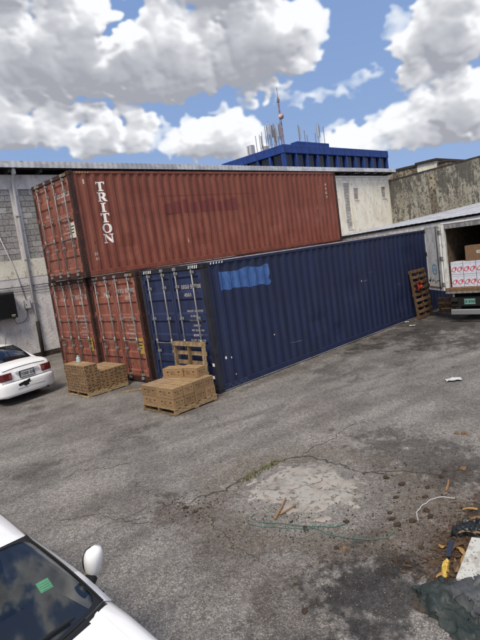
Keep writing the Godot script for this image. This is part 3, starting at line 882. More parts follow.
# matter lying on or soaked into the asphalt: centre, half sizes, turn, linear colour factor, strength
const STAINS := [[6.2, 3.92, 0.55, 0.55, 0.3, Color(0.26, 0.26, 0.27), 1.0], [5.9, 3.55, 0.5, 0.4, 0.0, Color(0.66, 0.64, 0.63), 0.7], [5.85, 4.35, 0.5, 0.6, 0.0, Color(0.62, 0.60, 0.59), 0.8], [5.3, 1.1, 1.2, 0.65, 0.5, Color(0.46, 0.445, 0.44), 0.95], [5.9, 2.1, 0.9, 0.9, 0.0, Color(0.66, 0.60, 0.55), 0.8], [6.5, 2.6, 0.8, 1.0, 0.0, Color(0.62, 0.53, 0.46), 0.9], [4.6, 3.75, 1.2, 0.5, -0.2, Color(0.80, 0.76, 0.72), 0.7], [3.5, 3.9, 0.5, 0.35, 0.0, Color(0.62, 0.55, 0.50), 0.7], [-1.7, 2.6, 2.4, 0.8, 0.2, Color(0.78, 0.77, 0.77), 0.7], [2.4, -0.8, 2.0, 0.6, 0.9, Color(0.82, 0.81, 0.81), 0.7], [2.7, 4.2, 0.7, 0.5, 0.0, Color(0.74, 0.72, 0.71), 0.7], [1.8, -4.6, 1.4, 2.6, 0.1, Color(0.68, 0.67, 0.67), 0.8], [4.9, 4.2, 0.9, 0.5, 0.3, Color(0.80, 0.76, 0.72), 0.6], [4.5, -1.2, 1.2, 0.7, 0.4, Color(0.78, 0.77, 0.76), 0.6], [0.8, -7.5, 1.5, 3.0, 0.0, Color(0.55, 0.54, 0.53), 0.9], [3.0, -9.0, 3.0, 4.0, 0.0, Color(0.5, 0.49, 0.49), 0.9], [1.6, 3.1, 1.6, 0.35, 0.6, Color(0.80, 0.79, 0.78), 0.6], [-6.0, 2.4, 2.0, 0.9, 0.1, Color(0.72, 0.70, 0.69), 0.8], [0.5, 4.4, 0.8, 0.3, 0.4, Color(0.74, 0.73, 0.72), 0.7], [3.1, 0.6, 1.8, 0.5, 0.7, Color(1.22, 1.20, 1.18), 0.8], [1.0, 3.9, 2.2, 0.6, 0.5, Color(1.16, 1.15, 1.14), 0.8], [5.7, 0.1, 1.2, 0.5, 0.3, Color(1.18, 1.16, 1.14), 0.7], [2.9, 2.6, 1.0, 0.6, 0.4, Color(1.14, 1.13, 1.11), 0.7], [0.25, -4.0, 0.28, 8.0, 0.0, Color(0.66, 0.62, 0.58), 0.8], [-11.4, -2.0, 0.7, 4.0, 0.0, Color(0.6, 0.56, 0.53), 0.8], [-1.2, 0.3, 1.5, 0.4, 0.0, Color(0.72, 0.69, 0.66), 0.8]]

const TRACKS := [[2.2, -0.22, 0.012, 0.30], [4.6, -0.12, -0.016, 0.26], [0.6, -0.42, 0.02, 0.24], [3.3, 0.35, 0.01, 0.22]]

func near_patch(x: float, z: float) -> float:
	var dx := (x - 4.55) / 1.1; var dz := (z - 2.65) / 0.9
	return sqrt(dx * dx + dz * dz)

func hgt(x: float, z: float) -> float:
	var h := gn.get_noise_2d(x, z) * 0.012 + gm.get_noise_2d(x, z) * 0.005
	var q := near_patch(x, z)
	h -= 0.016 * smoothstep(1.55, 1.0, q) * smoothstep(0.55, 0.95, q)
	# fretted hole where the surface has gone, right of the slab
	var ex := (x - 5.5) / 0.75; var ez := (z - 1.35) / 0.5
	h -= 0.018 * smoothstep(1.1, 0.75, sqrt(ex * ex + ez * ez) + gm.get_noise_2d(x * 2.0, z * 2.0) * 0.35)
	return h

func slab_top(p: Vector2) -> float:
	return maxf(0.0, 0.013 - hgt(p.x, p.y) * 0.5 + gm.get_noise_2d(p.x * 1.5 + 7.0, p.y * 1.5) * 0.016)

func line_points(a: float, b: float, d: float) -> Array:
	var out := []
	var n := int(round((b - a) / d))
	for i in n: out.append(a + (b - a) * i / n)
	return out

func build_ground():
	gn.seed = 3; gn.frequency = 0.35; gn.fractal_octaves = 3
	gm.seed = 4; gm.frequency = 1.8; gm.fractal_octaves = 4
	gf.seed = 6; gf.frequency = 0.55; gf.fractal_octaves = 5
	var xs := [-900.0, -300.0, -100.0, -45.0, -25.0]
	xs.append_array(line_points(-16.0, -6.0, 0.14)); xs.append_array(line_points(-6.0, 1.0, 0.07)); xs.append_array(line_points(1.0, 8.6, 0.035)); xs.append_array(line_points(8.6, 16.0, 0.3))
	xs.append_array([16.0, 30.0, 100.0, 300.0, 900.0])
	var zs := [-900.0, -300.0, -100.0, -50.0, -32.0]
	zs.append_array(line_points(-20.0, -10.0, 0.14)); zs.append_array(line_points(-10.0, 0.0, 0.08)); zs.append_array(line_points(0.0, 6.4, 0.035)); zs.append_array(line_points(6.4, 16.0, 0.2))
	zs.append_array([16.0, 30.0, 100.0, 300.0, 900.0])
	var nx := xs.size(); var nz := zs.size()
	var v := PackedVector3Array(); v.resize(nx * nz)
	var nr := PackedVector3Array(); nr.resize(nx * nz)
	var col := PackedColorArray(); col.resize(nx * nz)
	var base := Color(0.485, 0.468, 0.456)
	var k := 0
	for j in nz:
		var z: float = zs[j]
		for i in nx:
			var x: float = xs[i]
			var far: bool = absf(x) > 20.0 or absf(z) > 31.0
			var y := 0.0 if far else hgt(x, z)
			v[k] = Vector3(x, y, z)
			if far: nr[k] = Vector3.UP
			else: nr[k] = Vector3(y - hgt(x + 0.02, z), 0.02, y - hgt(x, z + 0.02)).normalized()
			var c := base
			if not far:
				var f := gf.get_noise_2d(x, z)
				var f2 := gm.get_noise_2d(x + 40.0, z)
				var tr := gf.get_noise_2d(x * 2.2 + z * 0.25, z * 0.22 + 90.0)
				var b := 1.0 + f * 0.30 + f2 * 0.20 + tr * 0.30
				c = Color(base.r * b, base.g * b, base.b * b)
				# tyre tracks rubbed into the surface
				for tk in TRACKS:
					var off: float = x - (tk[0] + tk[1] * (z - 2.0) + tk[2] * (z - 2.0) * (z - 2.0))
					for lane in [-0.72, 0.72]:
						var dd: float = absf(off - lane) / 0.13
						if dd < 1.0: b *= 1.0 - tk[3] * (1.0 - dd * dd) * clampf(0.45 + f * 1.2 + f2 * 0.9, 0.0, 1.0)
				c = Color(base.r * b, base.g * b, base.b * b)
				var f3 := gm.get_noise_2d(x * 4.0, z * 4.0 + 50.0)
				for s in STAINS:
					var dx: float = x - s[0]; var dz: float = z - s[1]
					if absf(dx) > s[2] + s[3] + 0.6 or absf(dz) > s[2] + s[3] + 0.6: continue
					var ca := cos(s[4]); var sa := sin(s[4])
					var px: float = (dx * ca + dz * sa) / s[2]; var pz: float = (-dx * sa + dz * ca) / s[3]
					var q := sqrt(px * px + pz * pz) + f * 0.65 + f2 * 0.6 + f3 * 0.5
					if q < 1.1:
						var w: float = s[6] * smoothstep(1.1, 0.7, q)
						var t: Color = s[5]
						c = Color(c.r * lerpf(1.0, t.r, w), c.g * lerpf(1.0, t.g, w), c.b * lerpf(1.0, t.b, w))
				# soil gathered round the slab
				# pale cement dust close to the slab, soil farther out
				var dq := near_patch(x, z) + f2 * 0.35 + f3 * 0.25
				c = c.lerp(Color(0.60, 0.575, 0.55), 0.5 * smoothstep(1.22, 0.85, dq))
				var pq := near_patch(x, z) + f2 * 0.3
				var sw := smoothstep(1.75, 1.15, pq) * smoothstep(0.85, 1.15, pq + f * 0.4 + f3 * 0.3)
				c = c.lerp(Color(0.36, 0.315, 0.27), clampf(sw * 0.75, 0.0, 0.75))
			col[k] = c
			k += 1
	var idx := PackedInt32Array(); idx.resize((nx - 1) * (nz - 1) * 6)
	k = 0
	for j in nz - 1:
		for i in nx - 1:
			var a := j * nx + i
			idx[k] = a; idx[k + 1] = a + 1; idx[k + 2] = a + nx + 1
			idx[k + 3] = a; idx[k + 4] = a + nx + 1; idx[k + 5] = a + nx
			k += 6
	var arr := []; arr.resize(Mesh.ARRAY_MAX)
	arr[Mesh.ARRAY_VERTEX] = v; arr[Mesh.ARRAY_NORMAL] = nr; arr[Mesh.ARRAY_COLOR] = col; arr[Mesh.ARRAY_INDEX] = idx
	var am := ArrayMesh.new()
	am.add_surface_from_arrays(Mesh.PRIMITIVE_TRIANGLES, arr)
	structure("ground", am, M.asphalt)
	# broken concrete slab let into the asphalt
	rng.seed = 21
	var ring := []
	for i in PATCH.size():
		var a := Vector2(PATCH[i][0], PATCH[i][1]); var nxt: Array = PATCH[(i + 1) % PATCH.size()]; var b := Vector2(nxt[0], nxt[1])
		for t in 7:
			var p := a.lerp(b, t / 7.0)
			var out := (p - Vector2(4.55, 2.65)).normalized()
			ring.append(p + out * (gm.get_noise_2d(p.x * 3.0, p.y * 3.0) * 0.06 + rng.randf_range(-0.012, 0.012)))
	var pm := MB.new(false)
	var cc := Vector2(4.55, 2.65)
	var prev := []
	for r in [0.0, 0.1, 0.2, 0.3, 0.4, 0.5, 0.6, 0.68, 0.75, 0.81, 0.86, 0.9, 0.94, 0.97, 1.0, 1.03, 1.06, 1.08]:
		var row := []
		for i in ring.size() + 1:
			var p: Vector2 = cc.lerp(ring[i % ring.size()], r * 0.93)
			var y := 0.014 - 0.017 * smoothstep(0.55, 1.0, r) + hgt(p.x, p.y) * 0.5 + gm.get_noise_2d(p.x * 1.5 + 7.0, p.y * 1.5) * 0.016
			if r > 1.07: y = hgt(p.x, p.y) - 0.03
			row.append(Vector3(p.x, y, p.y))
		if prev.size() > 0:
			for i in ring.size():
				pm.quad(prev[i], prev[i + 1], row[i + 1], row[i])
		prev = row
	structure("concrete_slab", pm.done(), M.concrete)
	# soil-filled cracks
	var cracks := [[[[3.44,3.67],[3.47,3.45],[3.55,3.21],[3.55,2.88],[3.53,2.54],[3.59,2.21],[3.76,1.84],[4.17,1.79],[4.56,1.86],[4.84,1.88],[5.14,1.82],[5.41,1.81]], 0.022], [[[3.44,3.67],[3.2,3.85],[2.9,3.95]], 0.012], [[[3.76,3.69],[4.08,3.83],[4.38,3.98],[4.69,4.06],[4.93,4.07],[5.24,4.14]], 0.008], [[[3.66,4.16],[3.49,3.91],[3.28,3.68]], 0.007], [[[1.00,4.27],[0.94,3.90],[1.35,3.60],[1.61,3.22]], 0.012], [[[3.76,1.84],[3.82,1.18],[3.76,0.24]], 0.009], [[[4.9,1.86],[5.3,1.6],[5.9,1.5]], 0.014], [[[2.2,4.9],[2.6,4.5],[3.1,4.4],[3.66,4.16]], 0.007], [[[3.05,4.9],[2.9,4.6],[3.1,4.4]], 0.006], [[[4.0,3.0],[4.4,2.75],[4.6,2.4],[4.5,2.05]], 0.006, 1], [[[4.6,2.4],[5.0,2.5],[5.3,2.4]], 0.005, 1], [[[4.4,2.75],[4.7,3.0],[4.8,3.2]], 0.004, 1]]
	for kc in 17:
		var p := Vector2(rng.randf_range(-1.5, 6.0), rng.randf_range(0.2, 5.6))
		if near_patch(p.x, p.y) < 1.3: continue
		var an := rng.randf() * TAU
		var l := []
		for q in rng.randi_range(3, 7):
			l.append([p.x, p.y])
			an += rng.randf_range(-0.8, 0.8)
			p += Vector2.from_angle(an) * rng.randf_range(0.15, 0.4)
		if p.x > 2.0 and p.y > 5.7: continue
		cracks.append([l, rng.randf_range(0.004, 0.008)])
	for c in cracks:
		var pts := []
		var l: Array = c[0]
		for i in l.size() - 1:
			var a := Vector2(l[i][0], l[i][1]); var b := Vector2(l[i + 1][0], l[i + 1][1])
			var n := int(ceil(a.distance_to(b) / 0.045))
			for t in n:
				var p := a.lerp(b, float(t) / n)
				pts.append(p + Vector2(rng.randf_range(-1, 1), rng.randf_range(-1, 1)) * 0.02 + Vector2(gm.get_noise_2d(p.x * 2, p.y * 2), gm.get_noise_2d(p.y * 2, p.x * 2)) * 0.08)
		var cm := MB.new(false)
		var rows := []
		for i in pts.size():
			var t: Vector2 = (pts[mini(i + 1, pts.size() - 1)] - pts[maxi(i - 1, 0)]).normalized()
			var n: Vector2 = Vector2(-t.y, t.x) * c[1] * 0.6 * rng.randf_range(0.2, 1.4) * (0.15 + 0.85 * minf(1.0, minf(i, pts.size() - 1 - i) / 5.0))
			var p0: Vector2 = pts[i] + n; var p1: Vector2 = pts[i] - n
			rows.append([Vector3(p0.x, hgt(p0.x, p0.y) + 0.0035 + (slab_top(p0) if c.size() > 2 else 0.0), p0.y), Vector3(p1.x, hgt(p1.x, p1.y) + 0.0035 + (slab_top(p1) if c.size() > 2 else 0.0), p1.y)])
		cm.grid(rows)
		structure("crack", cm.done(), M.soil)
	# weeds along the slab's far edge
	var wm := MB.new()
	for k2 in 150:
		var t := rng.randf()
		var p := Vector2(3.62, 2.85).lerp(Vector2(3.60, 2.12), t) + Vector2(rng.randfn(0, 0.045), rng.randfn(0, 0.05))
		var g := Vector3(p.x, hgt(p.x, p.y), p.y)
		var dir := Vector3(rng.randfn(0, 1), 0, rng.randfn(0, 1)).normalized()
		var hh := rng.randf_range(0.015, 0.06)
		var wd := dir.cross(Vector3.UP) * rng.randf_range(0.003, 0.007)
		var mid := g + dir * hh * 0.4 + Vector3(0, hh, 0); var tip := g + dir * hh * 1.2 + Vector3(0, hh * 0.9, 0)
		wm.quad(g - wd, g + wd, mid + wd * 0.8, mid - wd * 0.8)
		wm.tri(mid - wd * 0.8, mid + wd * 0.8, tip)
	var w := single("weeds", wm.done(), M.weed, "low green weeds growing in the crack along the concrete slab", "weeds")
	w.set_meta("kind", "stuff")
	# loose grit
	var gmsh := MB.new()
	for k3 in 1500:
		var p := Vector2(rng.randf_range(1.5, 7.4), rng.randf_range(-1.0, 6.0))
		if rng.randf() < 0.55: p = Vector2(rng.randfn(5.9, 0.6), rng.randfn(3.0, 0.9))
		if Geometry2D.is_point_in_polygon(p, PackedVector2Array([Vector2(2.2, 5.9), Vector2(7.4, 5.9), Vector2(7.4, 7.0), Vector2(2.2, 7.0)])): continue
		var s := rng.randf_range(0.002, 0.0065) * (1.6 if rng.randf() < 0.1 else 1.0)
		var b := Basis(Vector3(rng.randfn(), rng.randfn(), rng.randfn()).normalized(), rng.randf() * TAU)
		var o := Vector3(p.x, hgt(p.x, p.y) + s * 0.4, p.y)
		var q := [b * Vector3(s, 0, 0), b * Vector3(-s, 0, 0), b * Vector3(0, s * 0.7, 0), b * Vector3(0, -s * 0.7, 0), b * Vector3(0, 0, s), b * Vector3(0, 0, -s)]
		for f in [[0, 2, 4], [2, 1, 4], [1, 3, 4], [3, 0, 4], [2, 0, 5], [1, 2, 5], [3, 1, 5], [0, 3, 5]]:
			gmsh.tri(o + q[f[0]], o + q[f[1]], o + q[f[2]])
	var gr := single("grit", gmsh.done(), M.gravel_pale, "pale loose grit scattered over the worn asphalt", "grit")
	gr.set_meta("kind", "stuff")

# ------------------------------------------------------------------ buildings
func build_warehouse():
	var w := thing("warehouse", "long warehouse behind the containers with concrete block panels and zinc roof edge", "building", Vector3(-12, 0, 0))
	# own axes: x = 0 is the yard face, the wall runs along z
	var th := -0.25
	part(w, "wall", bx(Vector3(th, 0, -22.5), Vector3(0, 3.24, 8.0)), M.plaster)
	part(w, "wall_band", bx(Vector3(th, 3.24, -22.5), Vector3(0.012, 3.95, 8.0)), M.cream)
	part(w, "top_beam", bx(Vector3(th, 6.66, -22.5), Vector3(0.006, 7.22, 8.0)), M.plaster)
	part(w, "plinth", bx(Vector3(0.002, 0, -22.5), Vector3(0.03, 0.22, 8.0), 0.008), M.plinth)
	part(w, "infill_backing", bx(Vector3(th, 3.95, -22.5), Vector3(-0.09, 6.66, 8.0)), M.mortar)
	var step := 2.95
	rng.seed = 31
	for k in range(-8, 4):
		var zc := -1.26 + step * k
		if zc < -22.4 or zc > 8: continue
		part(w, "pilaster", bx(Vector3(-0.088, 3.951, zc - 0.16), Vector3(0.004, 6.659, zc + 0.16)), M.plaster)
	# blocks in the two panels that show
	var rows := 12
	var bh := 2.71 / rows
	for pz in [[-1.10, 1.53], [-4.05, -1.42], [1.85, 4.48]]:
		for r in rows:
			var z: float = pz[0]
			var first := 0.22 if r % 2 == 0 else 0.44
			while z < pz[1] - 0.03:
				var L := first
				first = 0.44
				var e := minf(z + L, pz[1])
				if e - z > 0.06:
					var b := part(w, "block", cbox(Vector3(0.05, bh - 0.014, snappedf(e - z - 0.014, 0.001)), 0.006), M["block%d" % rng.randi_range(0, 3)])
					b.position = Vector3(-0.062 + rng.randf_range(-0.006, 0.006), 3.952 + (r + 0.5) * bh, (z + e) * 0.5)
				z = e
	# cream end with three closed openings
	var ops := [[-24.40, -23.70, 3.60, 6.72], [-25.50, -24.90, 5.57, 6.36], [-29.25, -28.60, 5.58, 6.40]]
	var zc := -22.5
	var cols := [[-23.70, -22.5, null], [-24.40, -23.70, 0], [-24.90, -24.40, null], [-25.50, -24.90, 1], [-28.60, -25.50, null], [-29.25, -28.60, 2], [-29.8, -29.25, null]]
	for c in cols:
		if c[2] == null:
			part(w, "cream_wall", bx(Vector3(th, 0, c[0]), Vector3(0, 7.22, c[1])), M.cream)
		else:
			var o: Array = ops[c[2]]
			part(w, "cream_wall", bx(Vector3(th, 0, c[0]), Vector3(0, o[2], c[1])), M.cream)
			part(w, "cream_wall", bx(Vector3(th, o[3], c[0]), Vector3(0, 7.22, c[1])), M.cream)
			part(w, "window_sill", bx(Vector3(-0.05, o[2] - 0.05, c[0] + 0.002), Vector3(0.05, o[2] + 0.002, c[1] - 0.002), 0.01), M.plaster)
			var n := int(ceil((o[3] - o[2]) / 0.21))
			for i in n:
				var h: float = (o[3] - o[2]) / n
				for s in 2:
					var b := part(w, "block", cbox(Vector3(0.1, h - 0.012, (c[1] - c[0]) * 0.5 - 0.012), 0.006), M["block%d" % rng.randi_range(0, 3)])
					b.position = Vector3(-0.13, o[2] + (i + 0.5) * h, lerpf(c[0], c[1], 0.25 + 0.5 * s))
			part(w, "infill_backing", bx(Vector3(th, o[2], c[0]), Vector3(-0.19, o[3], c[1])), M.mortar)
	part(w, "cornice", bx(Vector3(0.003, 6.92, -29.78), Vector3(0.10, 7.04, -22.5), 0.015), M.plaster)
	# roof: corrugated zinc on purlins, its edge turned down
	var rf := MB.new()
	var fs := MB.new()
	var n := 620
	var z0 := 8.5; var z1 := -30.2
	var prev := []
	for i in n + 1:
		var z := lerpf(z0, z1, float(i) / n)
		var o := 0.009 * sin(i * PI * 0.5)
		var row := [Vector3(0.47 + o, 7.40, z), Vector3(0.45 + o, 7.655 + o, z), Vector3(-7.0, 8.3 + o, z), Vector3(-14.0, 7.6 + o, z)]
		if prev.size():
			fs.quad(prev[0], row[0], row[1], prev[1])
			rf.quad(prev[1], row[1], row[2], prev[2])
			rf.quad(prev[2], row[2], row[3], prev[3])
		prev = row
	part(w, "roof", rf.done(), M.zinc)
	part(w, "roof_edge", fs.done(), M.zinc)
	part(w, "eave_board", bx(Vector3(0.30, 7.36, -30.0), Vector3(0.36, 7.60, 8.3)), M.dark_steel)
	var zz := 7.6
	while zz > -30.0:
		part(w, "rafter", bx(Vector3(-3.0, 7.24, zz - 0.05), Vector3(0.42, 7.39, zz + 0.05)), M.dark_steel)
		zz -= 1.24
	part(w, "back_wall", bx(Vector3(-14.0, 0, -29.8), Vector3(-13.75, 7.55, 8.0)), M.plaster)
	part(w, "end_wall", bx(Vector3(-13.75, 0, 7.75), Vector3(th, 7.4, 8.0)), M.plaster)
	part(w, "end_wall", bx(Vector3(-13.75, 0, -29.8), Vector3(th, 7.4, -29.55)), M.cream)
	# rain pipe with its elbow
	var dp := MB.new(false)
	dp.tube([Vector3(0.30, 7.37, -1.27), Vector3(0.30, 7.22, -1.27), Vector3(0.10, 7.02, -1.26), Vector3(0.07, 6.9, -1.26), Vector3(0.07, 1.45, -1.2)], 0.055, 10)
	var d := part(w, "rain_pipe", dp.done(), M.pvc)
	var el := MB.new(false)
	el.tube([Vector3(0.30, 7.42, -1.27), Vector3(0.30, 7.18, -1.27)], 0.09, 10)
	part(d, "pipe_socket", el.done(), M.pvc)
	var dp2 := MB.new(false)
	dp2.tube([Vector3(0.07, 1.46, -1.2), Vector3(0.07, 0.1, -1.18)], 0.075, 10)
	part(d, "pipe_foot", dp2.done(), M.dark_steel)
	for y in [2.2, 3.9, 5.6]:
		part(d, "pipe_clip", bx(Vector3(0.0, y, -1.33), Vector3(0.135, y + 0.04, -1.16), 0.004), M.galv)
	# things fixed to the wall
	var ac := thing("air_conditioner", "dark grilled air conditioner box on the left wall above the white car", "air conditioner", Vector3(-11.98, 1.78, 0.06))
	part(ac, "casing", bx(Vector3(0, 0, -0.42), Vector3(0.42, 1.0, 0.6), 0.02), M.unit_dark)
	for i in 14: part(ac, "grille_slat", cbox(Vector3(0.02, 0.03, 0.94)), M.black_plastic, pos(Vector3(0.43, 0.09 + i * 0.063, 0.09)))
	part(ac, "bracket", bx(Vector3(0, -0.06, -0.38), Vector3(0.46, -0.005, -0.33)), M.galv)
	part(ac, "bracket", bx(Vector3(0, -0.06, 0.5), Vector3(0.46, -0.005, 0.55)), M.galv)
	part(ac, "badge", bx(Vector3(0.422, 0.06, -0.32), Vector3(0.436, 0.14, -0.18)), M.white_label)
	var eb := thing("electric_box", "small grey electric box on the wall beside the rain pipe", "electric box", Vector3(-11.998, 2.02, -0.93))
	part(eb, "casing", bx(Vector3(0, 0, -0.12), Vector3(0.13, 0.34, 0.12), 0.012), M.unit_grey)
	part(eb, "lid", bx(Vector3(0.131, 0.02, -0.10), Vector3(0.142, 0.32, 0.10), 0.004), M.pvc)
	part(eb, "latch", bx(Vector3(0.143, 0.14, 0.06), Vector3(0.155, 0.19, 0.085), 0.003), M.dark_steel)
	var wires := [["black cable strung along the wall above the air conditioner", 2.92, 0.06, 0.012], ["thin black cable sagging just under the upper wall cable", 2.80, 0.16, 0.009]]
	for c in wires:
		var m := MB.new(false)
		var pts := []
		for i in 25:
			var t := i / 24.0
			pts.append(Vector3(-11.95, c[1] + 0.06 * t - c[2] * sin(fposmod(t * 3.0, 1.0) * PI), lerpf(5.0, -9.0, t)))
		m.tube(pts, c[3] + 0.004, 6)
		single("wall_cable", m.done(), M.black_plastic, c[0], "cable", Transform3D.IDENTITY, "cables along the warehouse wall")
	var m2 := MB.new(false)
	m2.tube([Vector3(-11.97, 2.02, -0.90), Vector3(-11.95, 1.7, -0.86), Vector3(-11.94, 1.55, -0.70), Vector3(-11.95, 1.50, -0.4), Vector3(-11.96, 1.75, -0.30)], 0.012, 6)
	single("wall_cable", m2.done(), M.black_plastic, "short black cable hanging from the electric box to the air conditioner", "cable", Transform3D.IDENTITY, "cables along the warehouse wall")
	var m3 := MB.new(false)
	m3.tube([Vector3(-11.965, 5.6, -0.2), Vector3(-11.965, 3.6, -0.72), Vector3(-11.965, 2.37, -0.93)], 0.018, 6)
	single("conduit", m3.done(), M.pvc, "thin white conduit running down the block wall to the electric box", "conduit")

func wall_image() -> Image:
	# pale render under black mould that starts at the coping and runs down in streaks
	var w := 1024; var h := 256
	var n1 := FastNoiseLite.new(); n1.seed = 71; n1.frequency = 0.014; n1.fractal_octaves = 5
	var n2 := FastNoiseLite.new(); n2.seed = 72; n2.frequency = 0.05; n2.fractal_octaves = 4
	var n3 := FastNoiseLite.new(); n3.seed = 73; n3.frequency = 0.006; n3.fractal_octaves = 3
	var im := Image.create(w, h, false, Image.FORMAT_RGB8)
	for y in h:
		var t := 1.0 - float(y) / h
		for x in w:
			var a := n1.get_noise_2d(x * 1.4, y * 0.55)
			var b := n2.get_noise_2d(x * 1.3, y * 0.8)
			var s := n2.get_noise_2d(x * 1.8, y * 0.16 + 400.0)
			var c := n3.get_noise_2d(x, y)
			var d := n2.get_noise_2d(x * 3.1 + 77.0, y * 2.2)
			var col := Color(0.53, 0.515, 0.47).lerp(Color(0.61, 0.595, 0.55), clampf(0.5 + c * 1.6 + d * 0.4, 0, 1))
			col = col.lerp(Color(0.43, 0.415, 0.375), clampf(b * 1.5 + d * 0.6, 0, 0.75))
			var mould := smoothstep(-0.12, 0.50, a * 0.75 + s * 0.35 + b * 0.4 + d * 0.35 + (t - 0.50) * 0.85 + c * 0.4)
			col = col.lerp(Color(0.20, 0.195, 0.185), mould * 0.66)
			var m2 := smoothstep(0.05, 0.4, d + s * 0.6)
			col = col.lerp(Color(0.31, 0.305, 0.285), m2 * 0.65)
			im.set_pixel(x, y, col)
	return im

func build_background():
	var im := wall_image()
	var wm := with_uv(im, 0.95)
	var bw := thing("boundary_wall", "tall pale wall blackened by mould at the right behind the truck", "wall", Vector3(0, 0, -29.8))
	var m := MB.new()
	var x0 := -11.99; var x1 := 14.0
	var yl := 6.78; var yr := 7.95
	m.quad_uv(Vector3(x0, 2.0, 0), Vector3(x1, 2.0, 0), Vector3(x1, yr, 0), Vector3(x0, yl, 0), 0.0, 1.0, 1.5, 0.0)
	m.quad_uv(Vector3(x0, 0, 0), Vector3(x1, 0, 0), Vector3(x1, 2.0, 0), Vector3(x0, 2.0, 0), 0.0, 0.6, 1.5, 1.0)
	m.quad_uv(Vector3(x0, 0, -0.3), Vector3(x1, 0, -0.3), Vector3(x1, yr, -0.3), Vector3(x0, yl, -0.3), 0.0, 1.0, 1.5, 0.0)
	m.quad_uv(Vector3(x0, yl, 0), Vector3(x1, yr, 0), Vector3(x1, yr, -0.3), Vector3(x0, yl, -0.3), 0.0, 0.05, 1.5, 0.0)
	m.quad_uv(Vector3(x1, 0, 0), Vector3(x1, yr, 0), Vector3(x1, yr, -0.3), Vector3(x1, 0, -0.3), 0.0, 0.3, 0.02, 0.0)
	part(bw, "render_face", m.done(), wm)
	var cp := MB.new()
	cp.prism(PackedVector2Array([Vector2(x0 + 0.002, yl + 0.001), Vector2(x1, yr + 0.001), Vector2(x1, yr + 0.09), Vector2(x0 + 0.002, yl + 0.09)]), -0.34, 0.04, Vector3.ZERO, Vector3.RIGHT, Vector3.UP, Vector3(0, 0, 1))
	part(bw, "coping", cp.done(), M.plinth)
	for x in [-8.6, -4.9, -1.2]:
		part(bw, "pier", bx(Vector3(x - 0.22, 0, 0.001), Vector3(x + 0.22, 6.6, 0.05)), surf_dirty())
	# low building behind the wall
	var rb := thing("rear_building", "low stained concrete building showing above the mouldy wall", "building", Vector3(0, 0, -36))
	part(rb, "wall", bx(Vector3(-16.0, 0, -6), Vector3(-12.72, 8.12, 0)), surf_dirty())
	part(rb, "parapet", bx(Vector3(-16.1, 8.12, -6.1), Vector3(-12.72, 8.33, 0.1), 0.02), M.plinth)
	part(rb, "wall", bx(Vector3(-12.718, 0, -6), Vector3(-11.0, 8.26, -0.05)), M.cream)
	part(rb, "roof_slab", bx(Vector3(-12.8, 8.262, -6.2), Vector3(-10.9, 8.45, 0.15), 0.02), M.plinth)
	part(rb, "wall", bx(Vector3(-10.998, 0, -5), Vector3(-10.12, 8.0, -0.1)), surf_dirty())
	part(rb, "roof_slab", bx(Vector3(-10.89, 8.002, -5.1), Vector3(-10.05, 8.14, 0.02), 0.02), M.plinth)
	# open-sided canopy of zinc sheet in the corner of the yard
	var ca := thing("zinc_canopy", "pale zinc canopy roof with white beam behind the far end of the containers", "canopy")
	var rows := []
	var n := 330
	for i in n + 1:
		var x := lerpf(-11.98, 6.5, float(i) / n)
		var o := 0.005 * sin(i * PI * 0.5)
		rows.append([Vector3(x, 3.12 + 0.022 * (x + 4.9) + o, -12.6), Vector3(x, 3.33 + 0.045 * (x + 8.0) + o, -21.0), Vector3(x, 3.55 + 0.088 * (x + 12.0) + o, -29.76)])
	var rm := MB.new()
	rm.grid(rows)
	part(ca, "roof_sheet", rm.done(), M.zinc)
	var fb := MB.new()
	for i in 16:
		var xa := lerpf(-11.9, 1.25, i / 16.0); var xb := lerpf(-11.9, 1.25, (i + 1) / 16.0)
		var ya := 3.03 + 0.022 * (xa + 4.9); var yb := 3.03 + 0.022 * (xb + 4.9)
		fb.quad(Vector3(xa, ya - 0.30, -12.72), Vector3(xb, yb - 0.30, -12.72), Vector3(xb, yb, -12.72), Vector3(xa, ya, -12.72))
		fb.quad(Vector3(xa, ya - 0.30, -12.84), Vector3(xb, yb - 0.30, -12.84), Vector3(xb, yb, -12.84), Vector3(xa, ya, -12.84))
		fb.quad(Vector3(xa, ya, -12.84), Vector3(xb, yb, -12.84), Vector3(xb, yb, -12.72), Vector3(xa, ya, -12.72))
		fb.quad(Vector3(xa, ya - 0.30, -12.84), Vector3(xb, yb - 0.30, -12.84), Vector3(xb, yb - 0.30, -12.72), Vector3(xa, ya - 0.30, -12.72))
	part(ca, "beam", fb.done(), M.truck_white)
	for x in [-10.5, -5.4, 1.2, 6.3]: part(ca, "post", bx(Vector3(x - 0.06, 0, -12.97), Vector3(x + 0.06, 3.0 + 0.022 * (x + 4.9), -12.85), 0.006), M.galv)
	for x in [-8.0, -3.0, 6.2]: part(ca, "post", bx(Vector3(x - 0.06, 0, -21.06), Vector3(x + 0.06, 3.30 + 0.045 * (x + 8.0), -20.94), 0.006), M.galv)
	# blue office block beyond
	var ob := thing("office_building", "blue office building with vertical fins and rooftop antennas beyond the warehouse", "building", Vector3(-49.3, 0, -63.3))
	var bd := Vector3(-16.0, 0, -36.0)
	part(ob, "wall", bx(Vector3(-15.2, 0, -34.2), Vector3(-0.6, 18.6, -0.6)), M.building_blue)
	part(ob, "parapet", bx(Vector3(-15.4, 18.6, -34.5), Vector3(0.0, 20.0, 0.0), 0.05), M.building_blue)
	part(ob, "roof_house", bx(Vector3(-2.4, 20.002, -14.5), Vector3(-0.8, 20.9, -5.0), 0.05), M.building_blue)
